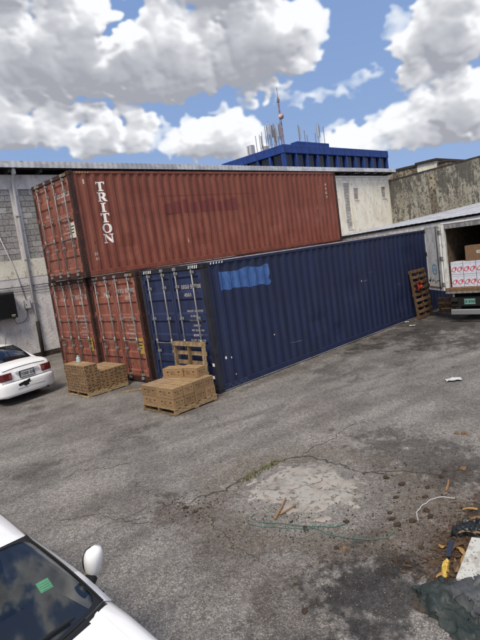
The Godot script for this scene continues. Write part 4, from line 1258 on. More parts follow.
	for i in 12:
		var z := -0.35 - i * 3.07
		part(ob, "fin", bx(Vector3(-0.6, 0, z - 0.20), Vector3(-0.10, 18.599, z + 0.20)), M.building_blue)
		if i < 11:
			for s in 2:
				var wd := part(ob, "window", bx(Vector3(-0.598, 11.3 + s * 3.65, z - 2.84), Vector3(-0.56, 14.9 + s * 3.65, z - 0.23)), M.building_dark)
				part(wd, "mullion", bx(Vector3(-0.558, 11.3 + s * 3.65, z - 1.58), Vector3(-0.53, 14.9 + s * 3.65, z - 1.50)), M.building_blue)
	for i in 6:
		var x := -0.55 - i * 2.9
		part(ob, "fin", bx(Vector3(x - 0.22, 0, -0.6), Vector3(x + 0.22, 18.599, -0.10)), M.building_blue)
		if i < 5:
			for s in 2:
				var wd := part(ob, "window", bx(Vector3(x - 2.66, 11.3 + s * 3.65, -0.598), Vector3(x - 0.24, 14.9 + s * 3.65, -0.56)), M.building_dark)
				part(wd, "mullion", bx(Vector3(x - 1.49, 11.3 + s * 3.65, -0.558), Vector3(x - 1.41, 14.9 + s * 3.65, -0.53)), M.building_blue)
	# antennas
	var ants := [["tall lattice mast with a round dish on the office roof", 0], ["", 1]]
	var ma := thing("radio_mast", "tall thin lattice mast with a round dish on the blue office roof", "mast", Vector3(-53.0, 20.0, -68))
	var lat := MB.new()
	for k in 3:
		var a := TAU * k / 3.0
		lat.tube([Vector3(cos(a) * 0.28, 0, sin(a) * 0.28), Vector3(cos(a) * 0.10, 9.2, sin(a) * 0.10)], 0.035, 5)
		for i in 9:
			var r0 := lerpf(0.28, 0.10, i / 9.0); var r1 := lerpf(0.28, 0.10, (i + 1) / 9.0)
			var b := a + TAU / 3.0
			lat.tube([Vector3(cos(a) * r0, i * 1.02, sin(a) * r0), Vector3(cos(b) * r1, (i + 1) * 1.02, sin(b) * r1)], 0.025, 4)
	part(ma, "lattice", lat.done(), M.mast_red)
	part(ma, "whip", mt([Vector3(0, 9.2, 0), Vector3(0, 10.9, 0)], 0.05, 5), M.antenna_dark)
	part(ma, "top_unit", bx(Vector3(-0.2, 8.3, -0.2), Vector3(0.2, 8.9, 0.2), 0.04), M.antenna_dark)
	var dish := MB.new(false)
	dish.tube([Vector3(0.62, 5.6, 0.56), Vector3(0.70, 5.6, 0.64), Vector3(0.76, 5.6, 0.69)], 0.38, 18, 0.5)
	part(ma, "dish", dish.done(), plain(Color(0.76, 0.66, 0.64), 0.6))
	part(ma, "dish_arm", mt([Vector3(0.1, 5.6, 0.1), Vector3(0.6, 5.6, 0.55)], 0.06, 5), M.antenna_dark)
	var list := [[-57.9, -68.0, 4.4, 1], [-56.5, -68.0, 5.2, 2], [-55.7, -68.0, 5.3, 3], [-54.8, -68.0, 5.2, 3], [-54.0, -68.0, 5.0, 2], [-53.3, -66.5, 3.9, 3], [-58.8, -69.0, 2.6, 1], [-52.0, -71.5, 4.4, 2], [-52.0, -77.4, 5.0, 3], [-52.0, -73.8, 2.7, 0], [-52.0, -76.4, 3.2, 0], [-55.2, -66.0, 4.6, 0], [-56.9, -66.2, 3.6, 2], [-55.0, -70.0, 4.9, 3], [-57.2, -70.5, 4.4, 2], [-59.8, -66.0, 2.2, 1], [-55.3, -67.2, 5.6, 1], [-52.6, -67.0, 4.6, 1], [-51.6, -72.6, 3.4, 0], [-51.6, -78.6, 4.4, 0], [-58.4, -66.8, 3.8, 0]]
	var words := ["outermost left", "second from the left", "tallest in the left cluster", "fourth from the left", "just left of the lattice mast", "broad, below the lattice mast", "short, at the far left edge", "slender, alone right of the mast", "bushy, rightmost on the roof", "short whip between the two right ones", "whip beside the rightmost one", "bare whip inside the left cluster", "small, low in the left cluster", "behind the tallest of the left cluster", "behind the second from the left", "low, beside the white cabinet", "thin, between the two tallest", "thin, leaning beside the lattice mast", "thin whip right of the mast", "thin whip by the rightmost one", "thin whip at the left cluster's edge"]
	for i in list.size():
		var a: Array = list[i]
		var t := thing("panel_antenna", "rooftop antenna on the blue office, " + words[i], "antenna", Vector3(a[0], 20.0 if a[1] < -63.9 else 20.0, a[1]), 0.0, "rooftop antennas")
		var hgt_: float = a[2]
		part(t, "pole", mt([Vector3.ZERO, Vector3(0, hgt_, 0)], 0.06, 6), M.antenna_dark)
		for k in a[3]:
			var an: float = 0.7 + k * 2.1
			part(t, "panel", bx(Vector3(-0.09, -1.1, -0.05), Vector3(0.09, 1.1, 0.05), 0.02), M.antenna if (k + i) % 2 == 0 else M.antenna_dark, Transform3D(Basis(Vector3.UP, an), Vector3(sin(an) * 0.3, hgt_ - 1.35, cos(an) * 0.3)))
	for b in [[-60.6, -67.5, 1.2, 2.6, "white equipment cabinet at the left end of the office roof"], [-59.2, -70.0, 1.0, 2.2, "smaller grey equipment cabinet left of the antennas on the office roof"]]:
		var t := thing("equipment_cabinet", b[4], "cabinet", Vector3(b[0], 20.0, b[1]), 0.0, "rooftop cabinets")
		part(t, "body", bx(Vector3(-b[2] * 0.5, 0.1, -0.5), Vector3(b[2] * 0.5, b[3], 0.5), 0.03), M.antenna)
		part(t, "base", bx(Vector3(-b[2] * 0.45, 0, -0.45), Vector3(b[2] * 0.45, 0.1, 0.45)), M.antenna_dark)
		part(t, "door", bx(Vector3(-b[2] * 0.4, 0.3, 0.501), Vector3(b[2] * 0.4, b[3] - 0.2, 0.53)), M.pvc)

func surf_dirty() -> Material:
	if not M.has("dirty"):
		M.dirty = surf(mixed(512, Color(0.58, 0.54, 0.46), [[nb(12, 0.006, 3), Color(0.40, 0.37, 0.32), 0.35, 0.65], [nb(13, 0.035, 4), Color(0.18, 0.17, 0.16), 0.5, 0.7, 0.85]]), Vector3(0.25, 0.16, 0.25), 0.95)
	return M.dirty

func mt(path: Array, r: float, n := 8, r_end := -1.0) -> ArrayMesh:
	var m := MB.new(n < 7)
	m.tube(path, r, n, r_end)
	return m.done()

# ------------------------------------------------------------------ pallets and cartons
# own axes: base centre at the origin, deck boards along x, stringers along z
func pallet(label: String, at: Transform3D, w: float, d: float, boards: int, old := false, group := "wooden pallets") -> Node3D:
	var p := thing("wooden_pallet", label, "pallet", Vector3.ZERO, 0.0, group)
	p.transform = at
	var k := "oldwood" if old else "wood"
	for i in 3:
		var x := lerpf(-w * 0.5 + 0.025, w * 0.5 - 0.025, i / 2.0)
		part(p, "stringer", cbox(Vector3(0.045, 0.085, d), 0.004), M[k + str(rng.randi_range(0, 3))], pos(Vector3(x, 0.0625, 0)))
	for i in boards:
		var z := lerpf(-d * 0.5 + 0.05, d * 0.5 - 0.05, float(i) / (boards - 1))
		part(p, "deck_board", cbox(Vector3(w, 0.02, 0.095), 0.003), M[k + str(rng.randi_range(0, 3))], Transform3D(Basis(Vector3.UP, rng.randf_range(-0.008, 0.008)), Vector3(rng.randf_range(-0.008, 0.008), 0.1155, z)))
	for i in 3:
		var z := lerpf(-d * 0.5 + 0.05, d * 0.5 - 0.05, i / 2.0)
		part(p, "bottom_board", cbox(Vector3(w, 0.019, 0.095), 0.003), M[k + str(rng.randi_range(0, 3))], pos(Vector3(0, 0.0098, z)))
	return p

func carton_image(kind: int, sd: int) -> Image:
	var n := 128
	var im := Image.create(n, n, false, Image.FORMAT_RGB8)
	var base := Color(0.52, 0.415, 0.295) if kind == 0 else Color(0.50, 0.395, 0.28)
	if kind == 2: base = Color(0.80, 0.81, 0.85)
	if kind == 3: base = Color(0.46, 0.36, 0.27)
	var nn := FastNoiseLite.new(); nn.seed = sd; nn.frequency = 0.05
	base = base * (1.0 + 0.07 * sin(sd * 2.7)) if kind < 2 else base
	for y in n:
		for x in n:
			var f := 1.0 + nn.get_noise_2d(x, y * 0.3) * 0.09
			im.set_pixel(x, y, Color(base.r * f, base.g * f, base.b * f))
	var r := RandomNumberGenerator.new(); r.seed = sd
	var ink := Color(0.17, 0.13, 0.10)
	if kind == 0:
		# hand holes and a block of small print
		for hx in [26, 96]:
			im.fill_rect(Rect2i(hx, 40, 13, 15), Color(0.09, 0.065, 0.05))
			im.fill_rect(Rect2i(hx + 2, 88, 9, 8), Color(0.25, 0.18, 0.12))
		for i in 5: im.fill_rect(Rect2i(48, 36 + i * 12, 18 + r.randi_range(0, 22), 5), ink.lerp(base, 0.35))
	elif kind == 1:
		# bold dark print, smeared and uneven
		for j in 3:
			for i in 3:
				var x := 6 + i * 41 + r.randi_range(-3, 3); var y := 8 + j * 40
				for q in 5:
					im.fill_rect(Rect2i(clampi(x + r.randi_range(0, 22), 0, 118), clampi(y + r.randi_range(0, 24), 0, 120), r.randi_range(8, 22), r.randi_range(4, 13)), ink.lerp(base, r.randf_range(0.0, 0.4)))
	elif kind == 2:
		# white with a red leaf-like mark twice and a blue rule
		im.fill_rect(Rect2i(0, 16, n, 3), Color(0.45, 0.53, 0.72))
		for cx in [34, 96]:
			for y in range(50, 100):
				for x in range(cx - 30, cx + 30):
					var px: float = (x - cx) / 31.0; var py: float = (y - 75 + px * 12.0) / 23.0
					var e: float = px * px + py * py
					if e < 1.0 and (e > 0.42 or px > 0.25) and x >= 0 and x < n: im.set_pixel(x, y, Color(0.72, 0.27, 0.35) if r.randf() > 0.06 else base)
			im.fill_rect(Rect2i(cx - 16, 106, 32 + r.randi_range(-8, 4), 4), Color(0.42, 0.45, 0.56))
		im.fill_rect(Rect2i(58, 30, 30, 3), Color(0.60, 0.65, 0.75))
		im.fill_rect(Rect2i(0, 0, 2, n), Color(0.55, 0.57, 0.62)); im.fill_rect(Rect2i(0, 125, n, 3), Color(0.58, 0.59, 0.64))
	elif kind == 3:
		im.fill_rect(Rect2i(54, 44, 30, 24), Color(0.78, 0.77, 0.73))
		im.fill_rect(Rect2i(58, 50, 20, 3), ink); im.fill_rect(Rect2i(58, 58, 14, 3), ink)
	return im

# a taped carton: printed sides, plain lid flaps with the tape along them; own axes: base centre
func carton_mesh(s: Vector3) -> Array:
	var key := "carton%.3f%.3f%.3f" % [s.x, s.y, s.z]
	if cache.has(key): return cache[key]
	var m := MB.new()
	var h := s * 0.5
	var c := 0.006
	var y0 := 0.0; var y1 := s.y
	m.quad_uv(Vector3(-h.x + c, y0, h.z), Vector3(h.x - c, y0, h.z), Vector3(h.x - c, y1 - c, h.z), Vector3(-h.x + c, y1 - c, h.z), 0, 1, 1, 0)
	m.quad_uv(Vector3(h.x - c, y0, -h.z), Vector3(-h.x + c, y0, -h.z), Vector3(-h.x + c, y1 - c, -h.z), Vector3(h.x - c, y1 - c, -h.z), 0, 1, 1, 0)
	m.quad_uv(Vector3(h.x, y0, h.z - c), Vector3(h.x, y0, -h.z + c), Vector3(h.x, y1 - c, -h.z + c), Vector3(h.x, y1 - c, h.z - c), 0, 1, 1, 0)
	m.quad_uv(Vector3(-h.x, y0, -h.z + c), Vector3(-h.x, y0, h.z - c), Vector3(-h.x, y1 - c, h.z - c), Vector3(-h.x, y1 - c, -h.z + c), 0, 1, 1, 0)
	for q in [[1, 1], [-1, 1], [-1, -1], [1, -1]]:
		var a := Vector3(q[0] * (h.x - c), 0, q[1] * h.z); var b := Vector3(q[0] * h.x, 0, q[1] * (h.z - c))
		m.quad_uv(a, b, b + Vector3(0, y1 - c, 0), a + Vector3(0, y1 - c, 0), 0.0, 1.0, 0.01, 0.0)
	var lid := MB.new()
	var g := 0.002
	lid.box(Vector3(-h.x + c * 0.5, y1 - c, g), Vector3(h.x - c * 0.5, y1, h.z - c * 0.5), 0.002)
	var lid2 := MB.new()
	lid2.box(Vector3(-h.x + c * 0.5, y1 - c, -h.z + c * 0.5), Vector3(h.x - c * 0.5, y1, -g), 0.002)
	var tp := MB.new()
	tp.box(Vector3(-h.x + 0.004, y1 + 0.0005, -0.025), Vector3(h.x - 0.004, y1 + 0.0015, 0.025))
	cache[key] = [m.done(), lid.done(), tp.done(), lid2.done()]
	return cache[key]

func carton(label: String, group: String, s: Vector3, at: Vector3, turn: float, kind: int, called := "carton"):
	var t := thing(called, label, "carton", at, turn, group)
	var ms := carton_mesh(s)
	var v := rng.randi_range(0, 4)
	part(t, "side_walls", ms[0], M["carton%d%d" % [kind, v]])
	var lm: Material = M.card_white if kind == 2 else (M.card_dark if kind == 3 else M["card%d" % v])
	part(t, "lid_flap", ms[1], lm)
	part(t, "lid_flap", ms[3], lm)
	part(t, "tape", ms[2], M.card_tape)

const ORD := ["first", "second", "third", "fourth", "fifth", "sixth"]

func build_pallets():
	for kind in 4:
		for v in 5: M["carton%d%d" % [kind, v]] = with_uv(carton_image(kind, 300 + kind * 10 + v), 0.9)
	for v in 5:
		var c: Color = [Color(0.61, 0.505, 0.375), Color(0.65, 0.54, 0.405), Color(0.58, 0.475, 0.345), Color(0.63, 0.515, 0.37), Color(0.60, 0.50, 0.385)][v]
		M["card%d" % v] = surf(mixed(256, c, [[nb(81 + v, 0.02, 3, 256), c * 0.9, 0.4, 0.8]]), Vector3(1, 1, 1), 0.9)
	M.card_white = plain(Color(0.80, 0.81, 0.83), 0.8)
	M.card_dark = plain(Color(0.50, 0.40, 0.30), 0.9)
	M.card_tape = plain(Color(0.60, 0.50, 0.37), 0.45)
	rng.seed = 91
	# pallet by the blue doors
	pallet("wooden pallet under the cartons in front of the blue container doors", pos(Vector3(-0.29, hgt(-0.29, 0.9) + 0.006, 0.90)), 1.14, 1.14, 7)
	var g2 := "cartons on the pallet by the blue doors"
	var s := Vector3(0.545, 0.207, 0.27)
	var base := hgt(-0.29, 0.9) + 0.006 + 0.1265
	for tier in 2:
		for ix in 2:
			for iz in 4:
				var at := Vector3(-0.29 + (ix - 0.5) * 0.553 + rng.randf_range(-0.006, 0.006), base + tier * 0.2095, 0.90 + (1.5 - iz) * 0.281 + rng.randf_range(-0.004, 0.004))
				var lb := "carton by the blue doors, %s layer, %s column, %s from the front" % ["lower" if tier == 0 else "second", "left" if ix == 0 else "right", ORD[iz]]
				carton(lb, g2, s, at, rng.randf_range(-0.012, 0.012), 0)
	carton("loose brown carton on top by the blue doors, the left one of two", g2, Vector3(0.52, 0.20, 0.28), Vector3(-0.60, base + 0.4195, 0.66), 0.35, 0)
	carton("loose brown carton on top by the blue doors, the right one of two", g2, Vector3(0.54, 0.205, 0.28), Vector3(-0.20, base + 0.4195, 0.515), 0.12, 0)
	# a pallet standing behind them, its underside to the yard
	var b := Basis(Vector3.RIGHT, PI * 0.5 + PI - 0.06)
	pallet("worn pallet standing upright against the blue doors behind the cartons", Transform3D(b, Vector3(-0.64, 0.62, 0.262)), 1.06, 1.20, 6)
	# pallet by the red doors
	var y1 := hgt(-3.82, 0.9) + 0.006
	pallet("wooden pallet under the printed cartons in front of the red container doors", pos(Vector3(-3.82, y1, 0.90)), 1.15, 1.16, 7)
	var g1 := "printed cartons on the pallet by the red doors"
	base = y1 + 0.1265
	var s1 := Vector3(0.36, 0.225, 0.37)
	for tier in 3:
		for ix in 3:
			var lb := "carton in the tall stack by the red doors, %s from bottom, %s from left" % [ORD[tier], ORD[ix]]
			carton(lb, g1, s1, Vector3(-4.20 + ix * 0.37, base + tier * 0.2275, 1.285 + rng.randf_range(-0.012, 0.012)), rng.randf_range(-0.014, 0.014), 1)
	var s2 := Vector3(0.36, 0.225, 0.39)
	for tier in 2:
		for ix in 3:
			for iz in 2:
				var lb := "carton in the low stack by the red doors, %s layer, %s from left, %s row" % ["bottom" if tier == 0 else "top", ORD[ix], "nearer" if iz == 0 else "farther"]
				carton(lb, g1, s2, Vector3(-4.20 + ix * 0.367, base + tier * 0.2275, 0.885 - iz * 0.40), rng.randf_range(-0.01, 0.01), 1)
	# a pale jug on the tall stack
	var jg := thing("plastic_jug", "pale plastic jug standing on the tall stack of printed cartons", "jug", Vector3(-4.05, base + 0.684, 1.19))
	var jm := MB.new(false)
	jm.tube([Vector3.ZERO, Vector3(0, 0.012, 0), Vector3(0, 0.10, 0), Vector3(0, 0.125, 0)], 0.062, 12, 0.052)
	part(jg, "body", jm.done(), plain(Color(0.62, 0.70, 0.70), 0.4))
	part(jg, "neck", mt([Vector3(0, 0.12, 0), Vector3(0, 0.15, 0)], 0.03, 10, 0.022), plain(Color(0.62, 0.70, 0.70), 0.4))
	part(jg, "cap", mt([Vector3(0, 0.15, 0), Vector3(0, 0.172, 0)], 0.025, 10), M.pvc)
	single("loose_plank", bx(Vector3(-0.32, 0, -0.05), Vector3(0.32, 0.022, 0.05), 0.003), M.wood1, "loose plank on the ground between the two loaded pallets", "plank", Transform3D(Basis(Vector3.UP, 0.98), Vector3(-2.6, hgt(-2.6, 0.55) + 0.004, 0.55)))
	# pallets by the truck
	var b2 := Basis(Vector3.UP, PI * 0.5) * Basis(Vector3.RIGHT, PI * 0.5 - 0.10)
	var t := pallet("tall weathered pallet leaning upright on the side of the blue container", Transform3D(b2, Vector3(0.13, 0.825, -9.3)), 0.98, 1.64, 9, true)
	var b3 := Basis(Vector3.RIGHT, PI * 0.5)
	pallet("weathered pallet standing on edge between the blue container and the truck", Transform3D(b3, Vector3(0.85, 0.26, -10.35)), 1.05, 0.50, 4, true)
	# rag hung on the leaning pallet
	var rm := MB.new(false)
	var rows := []
	for i in 9:
		var row := []
		for j in 9:
			var u := i / 8.0; var w := j / 8.0
			row.append(Vector3(0.03 * sin(u * 9.0 + w * 4.0) + 0.02 * cos(w * 12.0), -0.28 * u * (0.6 + 0.4 * sin(w * 3.1)), (w - 0.5) * (0.42 - 0.12 * u)))
		rows.append(row)
	rm.grid(rows)
	single("rag", rm.done(), plain(Color(0.62, 0.20, 0.14), 0.9), "crumpled orange red rag hung on the leaning pallet", "rag", pos(Vector3(0.315, 1.24, -8.98)))

# ------------------------------------------------------------------ truck
func build_truck():
	var t := thing("box_truck", "white box truck standing with its rear doors open, loaded with cartons", "truck", Vector3(2.60, 0, -8.3))
	var w := 1.08; var L := 5.4
	var y0 := 0.96; var y1 := 3.06
	part(t, "cargo_floor", bx(Vector3(-w, y0, -L), Vector3(w, 1.07, -0.002), 0.006), M.oldwood1)
	for s in [-1.0, 1.0]:
		part(t, "side_wall", bx(Vector3(minf(s * (w - 0.04), s * w), 1.071, -L), Vector3(maxf(s * (w - 0.04), s * w), y1 - 0.05, -0.12)), M.truck_white)
		part(t, "lining", bx(Vector3(minf(s * (w - 0.055), s * (w - 0.042)), 1.075, -L + 0.06), Vector3(maxf(s * (w - 0.055), s * (w - 0.042)), y1 - 0.06, -0.125)), M.plywood)
		part(t, "rear_post", bx(Vector3(minf(s * (w - 0.10), s * (w + 0.003)), 1.071, -0.119), Vector3(maxf(s * (w - 0.10), s * (w + 0.003)), y1 - 0.04, 0.004), 0.008), M.truck_white)
	part(t, "front_wall", bx(Vector3(-w + 0.041, 1.071, -L), Vector3(w - 0.041, y1 - 0.05, -L + 0.04)), M.plywood)
	part(t, "roof", bx(Vector3(-w - 0.01, y1 - 0.049, -L - 0.01), Vector3(w + 0.01, y1, 0.012), 0.01), M.truck_white)
	part(t, "ceiling_lining", bx(Vector3(-w + 0.06, y1 - 0.075, -L + 0.06), Vector3(w - 0.06, y1 - 0.052, -0.13)), M.plywood)
	part(t, "rear_header", bx(Vector3(-w + 0.101, y1 - 0.19, -0.10), Vector3(w - 0.101, y1 - 0.052, -0.002), 0.008), M.galv)
	part(t, "sill_board", bx(Vector3(-w - 0.02, y0 - 0.06, -0.12), Vector3(w + 0.02, y0 - 0.002, 0.012), 0.006), M.galv)
	# doors folded back; own axes: hinge at the origin, leaf along +x
	for s in [-1.0, 1.0]:
		var xf := Transform3D(Basis(Vector3.UP, PI - deg_to_rad(39.0) if s < 0 else deg_to_rad(39.0)), Vector3(s * (w + 0.03), 0, 0.015))
		var dm := MB.new()
		dm.box(Vector3(0, 1.0, -0.02), Vector3(1.0, 3.01, 0.02), 0.006)
		var d := part(t, "rear_door", dm.done(), M.truck_white, xf)
		var fm := MB.new()
		for f in [-1.0, 1.0]:
			fm.box(Vector3(0.0, 1.0, f * 0.021 - 0.004), Vector3(0.05, 3.01, f * 0.021 + 0.004))
			fm.box(Vector3(0.95, 1.0, f * 0.021 - 0.004), Vector3(1.0, 3.01, f * 0.021 + 0.004))
			fm.box(Vector3(0.051, 1.0, f * 0.021 - 0.004), Vector3(0.949, 1.05, f * 0.021 + 0.004))
			fm.box(Vector3(0.051, 2.96, f * 0.021 - 0.004), Vector3(0.949, 3.01, f * 0.021 + 0.004))
		part(d, "door_frame", fm.done(), M.truck_white)
		for y in [1.2, 2.0, 2.8]: part(d, "hinge", bx(Vector3(-0.03, y - 0.06, -0.035), Vector3(0.10, y + 0.06, 0.035), 0.006), M.galv)
		for y in [1.14, 2.15, 2.88]: part(d, "latch", bx(Vector3(0.93, y - 0.06, -0.055), Vector3(1.03, y + 0.06, 0.055), 0.012), M.dark_steel)
		for f in [-1.0, 1.0]:
			part(d, "lock_rod", mt([Vector3(0.16, 1.02, f * 0.05), Vector3(0.16, 2.99, f * 0.05)], 0.014, 8), M.dark_steel)
			var em := MB.new()
			for k in 20:
				var a := TAU * k / 20; var b := TAU * (k + 1) / 20
				em.quad(Vector3(0.5 + cos(a) * 0.17, 1.66 + sin(a) * 0.17, f * 0.023), Vector3(0.5 + cos(b) * 0.17, 1.66 + sin(b) * 0.17, f * 0.023), Vector3(0.5 + cos(b) * 0.12, 1.66 + sin(b) * 0.12, f * 0.023), Vector3(0.5 + cos(a) * 0.12, 1.66 + sin(a) * 0.12, f * 0.023))
			for tq in text_tris("JOL", 0.14): em.tri(Vector3(0.5 + tq[0].x * f, 1.66 + tq[0].y, f * 0.023), Vector3(0.5 + tq[1].x * f, 1.66 + tq[1].y, f * 0.023), Vector3(0.5 + tq[2].x * f, 1.66 + tq[2].y, f * 0.023))
			part(d, "emblem", em.done(), M.emblem)
			var gr := MB.new()
			rng.seed = 55
			var p := Vector3(0.22, 1.30, f * 0.0235)
			for k in 46:
				var e := Vector3(0.013 + rng.randf_range(-0.05, 0.05), rng.randf_range(-0.06, 0.06) + (1.31 - p.y) * 0.4, 0)
				var n := Vector3(-e.y, e.x, 0).normalized() * rng.randf_range(0.006, 0.016)
				gr.quad(p - n, p + n, p + e + n * 0.7, p + e - n * 0.7)
				p += e
			part(d, "scuffs", gr.done(), M.unit_dark)
			part(d, "kick_strip", bx(Vector3(0.12, 1.07, f * 0.027 - 0.005), Vector3(0.9, 1.12, f * 0.027 + 0.005)), M.wood2)
	# chassis, bumper, lamps, plate
	for s in [-1.0, 1.0]:
		part(t, "chassis_rail", bx(Vector3(s * 0.42 - 0.04, 0.66, -L - 1.6), Vector3(s * 0.42 + 0.04, 0.898, -0.20), 0.006), M.chassis)
		part(t, "mudflap", bx(Vector3(s * 0.78 - 0.24, 0.28, -0.86), Vector3(s * 0.78 + 0.24, 0.95, -0.84)), M.black_rubber)
		part(t, "bumper_hanger", bx(Vector3(s * 0.72 - 0.03, 0.30, -0.10), Vector3(s * 0.72 + 0.03, 0.659, -0.04)), M.chassis)
		part(t, "tail_lamp", bx(Vector3(s * 0.86 - 0.10, 0.64, -0.08), Vector3(s * 0.86 + 0.10, 0.75, -0.02), 0.012), M.dark_steel)
	part(t, "underbody", bx(Vector3(-1.0, 0.72, -0.45), Vector3(1.0, 0.898, -0.40)), M.chassis)
	part(t, "lamp_board", bx(Vector3(-0.98, 0.50, -0.115), Vector3(0.98, 0.78, -0.081)), M.chassis)
	part(t, "bumper", bx(Vector3(-0.96, 0.25, -0.03), Vector3(0.99, 0.42, 0.06), 0.02), M.chrome)
	part(t, "bumper_end", bx(Vector3(0.46, 0.252, 0.061), Vector3(0.98, 0.418, 0.066)), M.amber)
	var pl := part(t, "number_plate", bx(Vector3(-0.58, 0.55, -0.0805), Vector3(-0.25, 0.72, -0.070), 0.003), M.plate_teal)
	part(pl, "lettering", flat_mesh(text_tris("CE 4163", 0.105), Vector3(-0.415, 0.635, -0.067), Vector3.RIGHT, Vector3.UP), M.plate_ink)
	for zz in [-1.45, -L - 0.9]:
		for s in [-1.0, 1.0]:
			var wx: float = s * 0.80
			var wh := MB.new(false)
			wh.tube([Vector3(wx - 0.2, 0.40, zz), Vector3(wx - 0.17, 0.40, zz), Vector3(wx + 0.17, 0.40, zz), Vector3(wx + 0.2, 0.40, zz)], 0.40, 24)
			var whl := part(t, "wheel", wh.done(), M.tyre)
			part(whl, "rim", mt([Vector3(wx + s * 0.195, 0.40, zz), Vector3(wx + s * 0.215, 0.40, zz)], 0.22, 16), M.rim)
	part(t, "axle", mt([Vector3(-0.6, 0.40, -1.45), Vector3(0.6, 0.40, -1.45)], 0.07, 8), M.chassis)
	# cab
	var cb := MB.new()
	cb.prism(PackedVector2Array([Vector2(0.2, 0.5), Vector2(1.95, 0.5), Vector2(1.95, 1.2), Vector2(1.75, 1.35), Vector2(1.35, 2.15), Vector2(0.2, 2.2)]), -0.98, 0.98, Vector3(0, 0, -L), Vector3(0, 0, -1), Vector3.UP, Vector3.RIGHT)
	var cab := part(t, "cab", cb.done(), M.truck_white)
	var ws := MB.new()
	ws.quad(Vector3(-0.85, 1.42, -L - 1.735), Vector3(0.85, 1.42, -L - 1.735), Vector3(0.80, 2.06, -L - 1.415), Vector3(-0.80, 2.06, -L - 1.415))
	part(cab, "windscreen", ws.done(), M.building_dark)
	for s in [-1.0, 1.0]:
		var sw := MB.new()
		sw.prism(PackedVector2Array([Vector2(0.5, 1.35), Vector2(1.6, 1.38), Vector2(1.3, 2.02), Vector2(0.5, 2.02)]), 0.0, 0.004, Vector3(s * 0.982, 0, -L), Vector3(0, 0, -1), Vector3.UP, Vector3(s, 0, 0))
		part(cab, "side_window", sw.done(), M.building_dark)
		part(cab, "headlamp", bx(Vector3(s * 0.7 - 0.14, 0.72, -L - 1.99), Vector3(s * 0.7 + 0.14, 0.90, -L - 1.951), 0.01), M.headlamp)
	# load
	rng.seed = 61
	for tier in 2:
		for i in 5:
			carton("white red-printed carton in the truck, %s layer, %s from the left" % ["bottom" if tier == 0 else "top", ORD[i]], "white cartons in the truck", Vector3(0.375, 0.383, 0.40), Vector3(1.815 + i * 0.382, 1.072 + tier * 0.386, -8.3 - 0.42), 0.0, 2, "printed_carton")
	carton("large dull brown carton on top of the white cartons in the truck", "", Vector3(0.80, 0.45, 0.38), Vector3(2.50, 1.846, -8.3 - 0.42), 0.0, 3, "large_carton")

# ------------------------------------------------------------------ cars
func lerp_table(tb: Array, s: float) -> float:
	if s <= tb[0][0]: return tb[0][1]
	for i in tb.size() - 1:
		if s <= tb[i + 1][0]:
			var t: float = (s - tb[i][0]) / (tb[i + 1][0] - tb[i][0])
			return lerpf(tb[i][1], tb[i + 1][1], t)
	return tb[-1][1]

const CAR_L := 4.35
var TOPS := [[0.0, 0.62], [0.03, 0.70], [0.10, 0.78], [0.25, 0.875], [0.6, 0.94], [0.95, 0.96], [1.15, 0.962], [1.3, 0.962], [3.4, 0.965], [3.6, 0.99], [4.0, 0.985], [4.18, 0.965], [4.27, 0.925], [4.31, 0.80], [4.35, 0.62]]
var WIDE := [[0.0, 0.60], [0.05, 0.67], [0.15, 0.80], [0.4, 0.89], [0.9, 0.90], [1.5, 0.89], [3.0, 0.875], [3.7, 0.84], [4.1, 0.795], [4.25, 0.765], [4.35, 0.72]]

func car_section(s: float) -> Array:
	var top := lerp_table(TOPS, s); var w := lerp_table(WIDE, s)
	var bot := 0.21
	for c in [0.80, 3.42]:
		if absf(s - c) < 0.335: bot = maxf(bot, 0.29 + sqrt(0.335 * 0.335 - (s - c) * (s - c)))
	var pts := [[0.0, top + 0.028], [0.25, top + 0.026], [0.5, top + 0.018], [0.72, top + 0.004], [0.84, top - 0.004], [0.91, top - 0.016], [0.955, top - 0.04], [0.985, top - 0.10], [1.0, 0.60], [0.992, 0.46], [0.975, 0.36], [0.955, 0.28], [0.90, 0.21]]
	var out := []
	for p in pts: out.append(Vector3(CAR_L * 0.5 - s, maxf(minf(p[1], top + 0.03), bot), p[0] * w))
	return out

func mirror_z(v: Vector3) -> Vector3: return Vector3(v.x, v.y, -v.z)

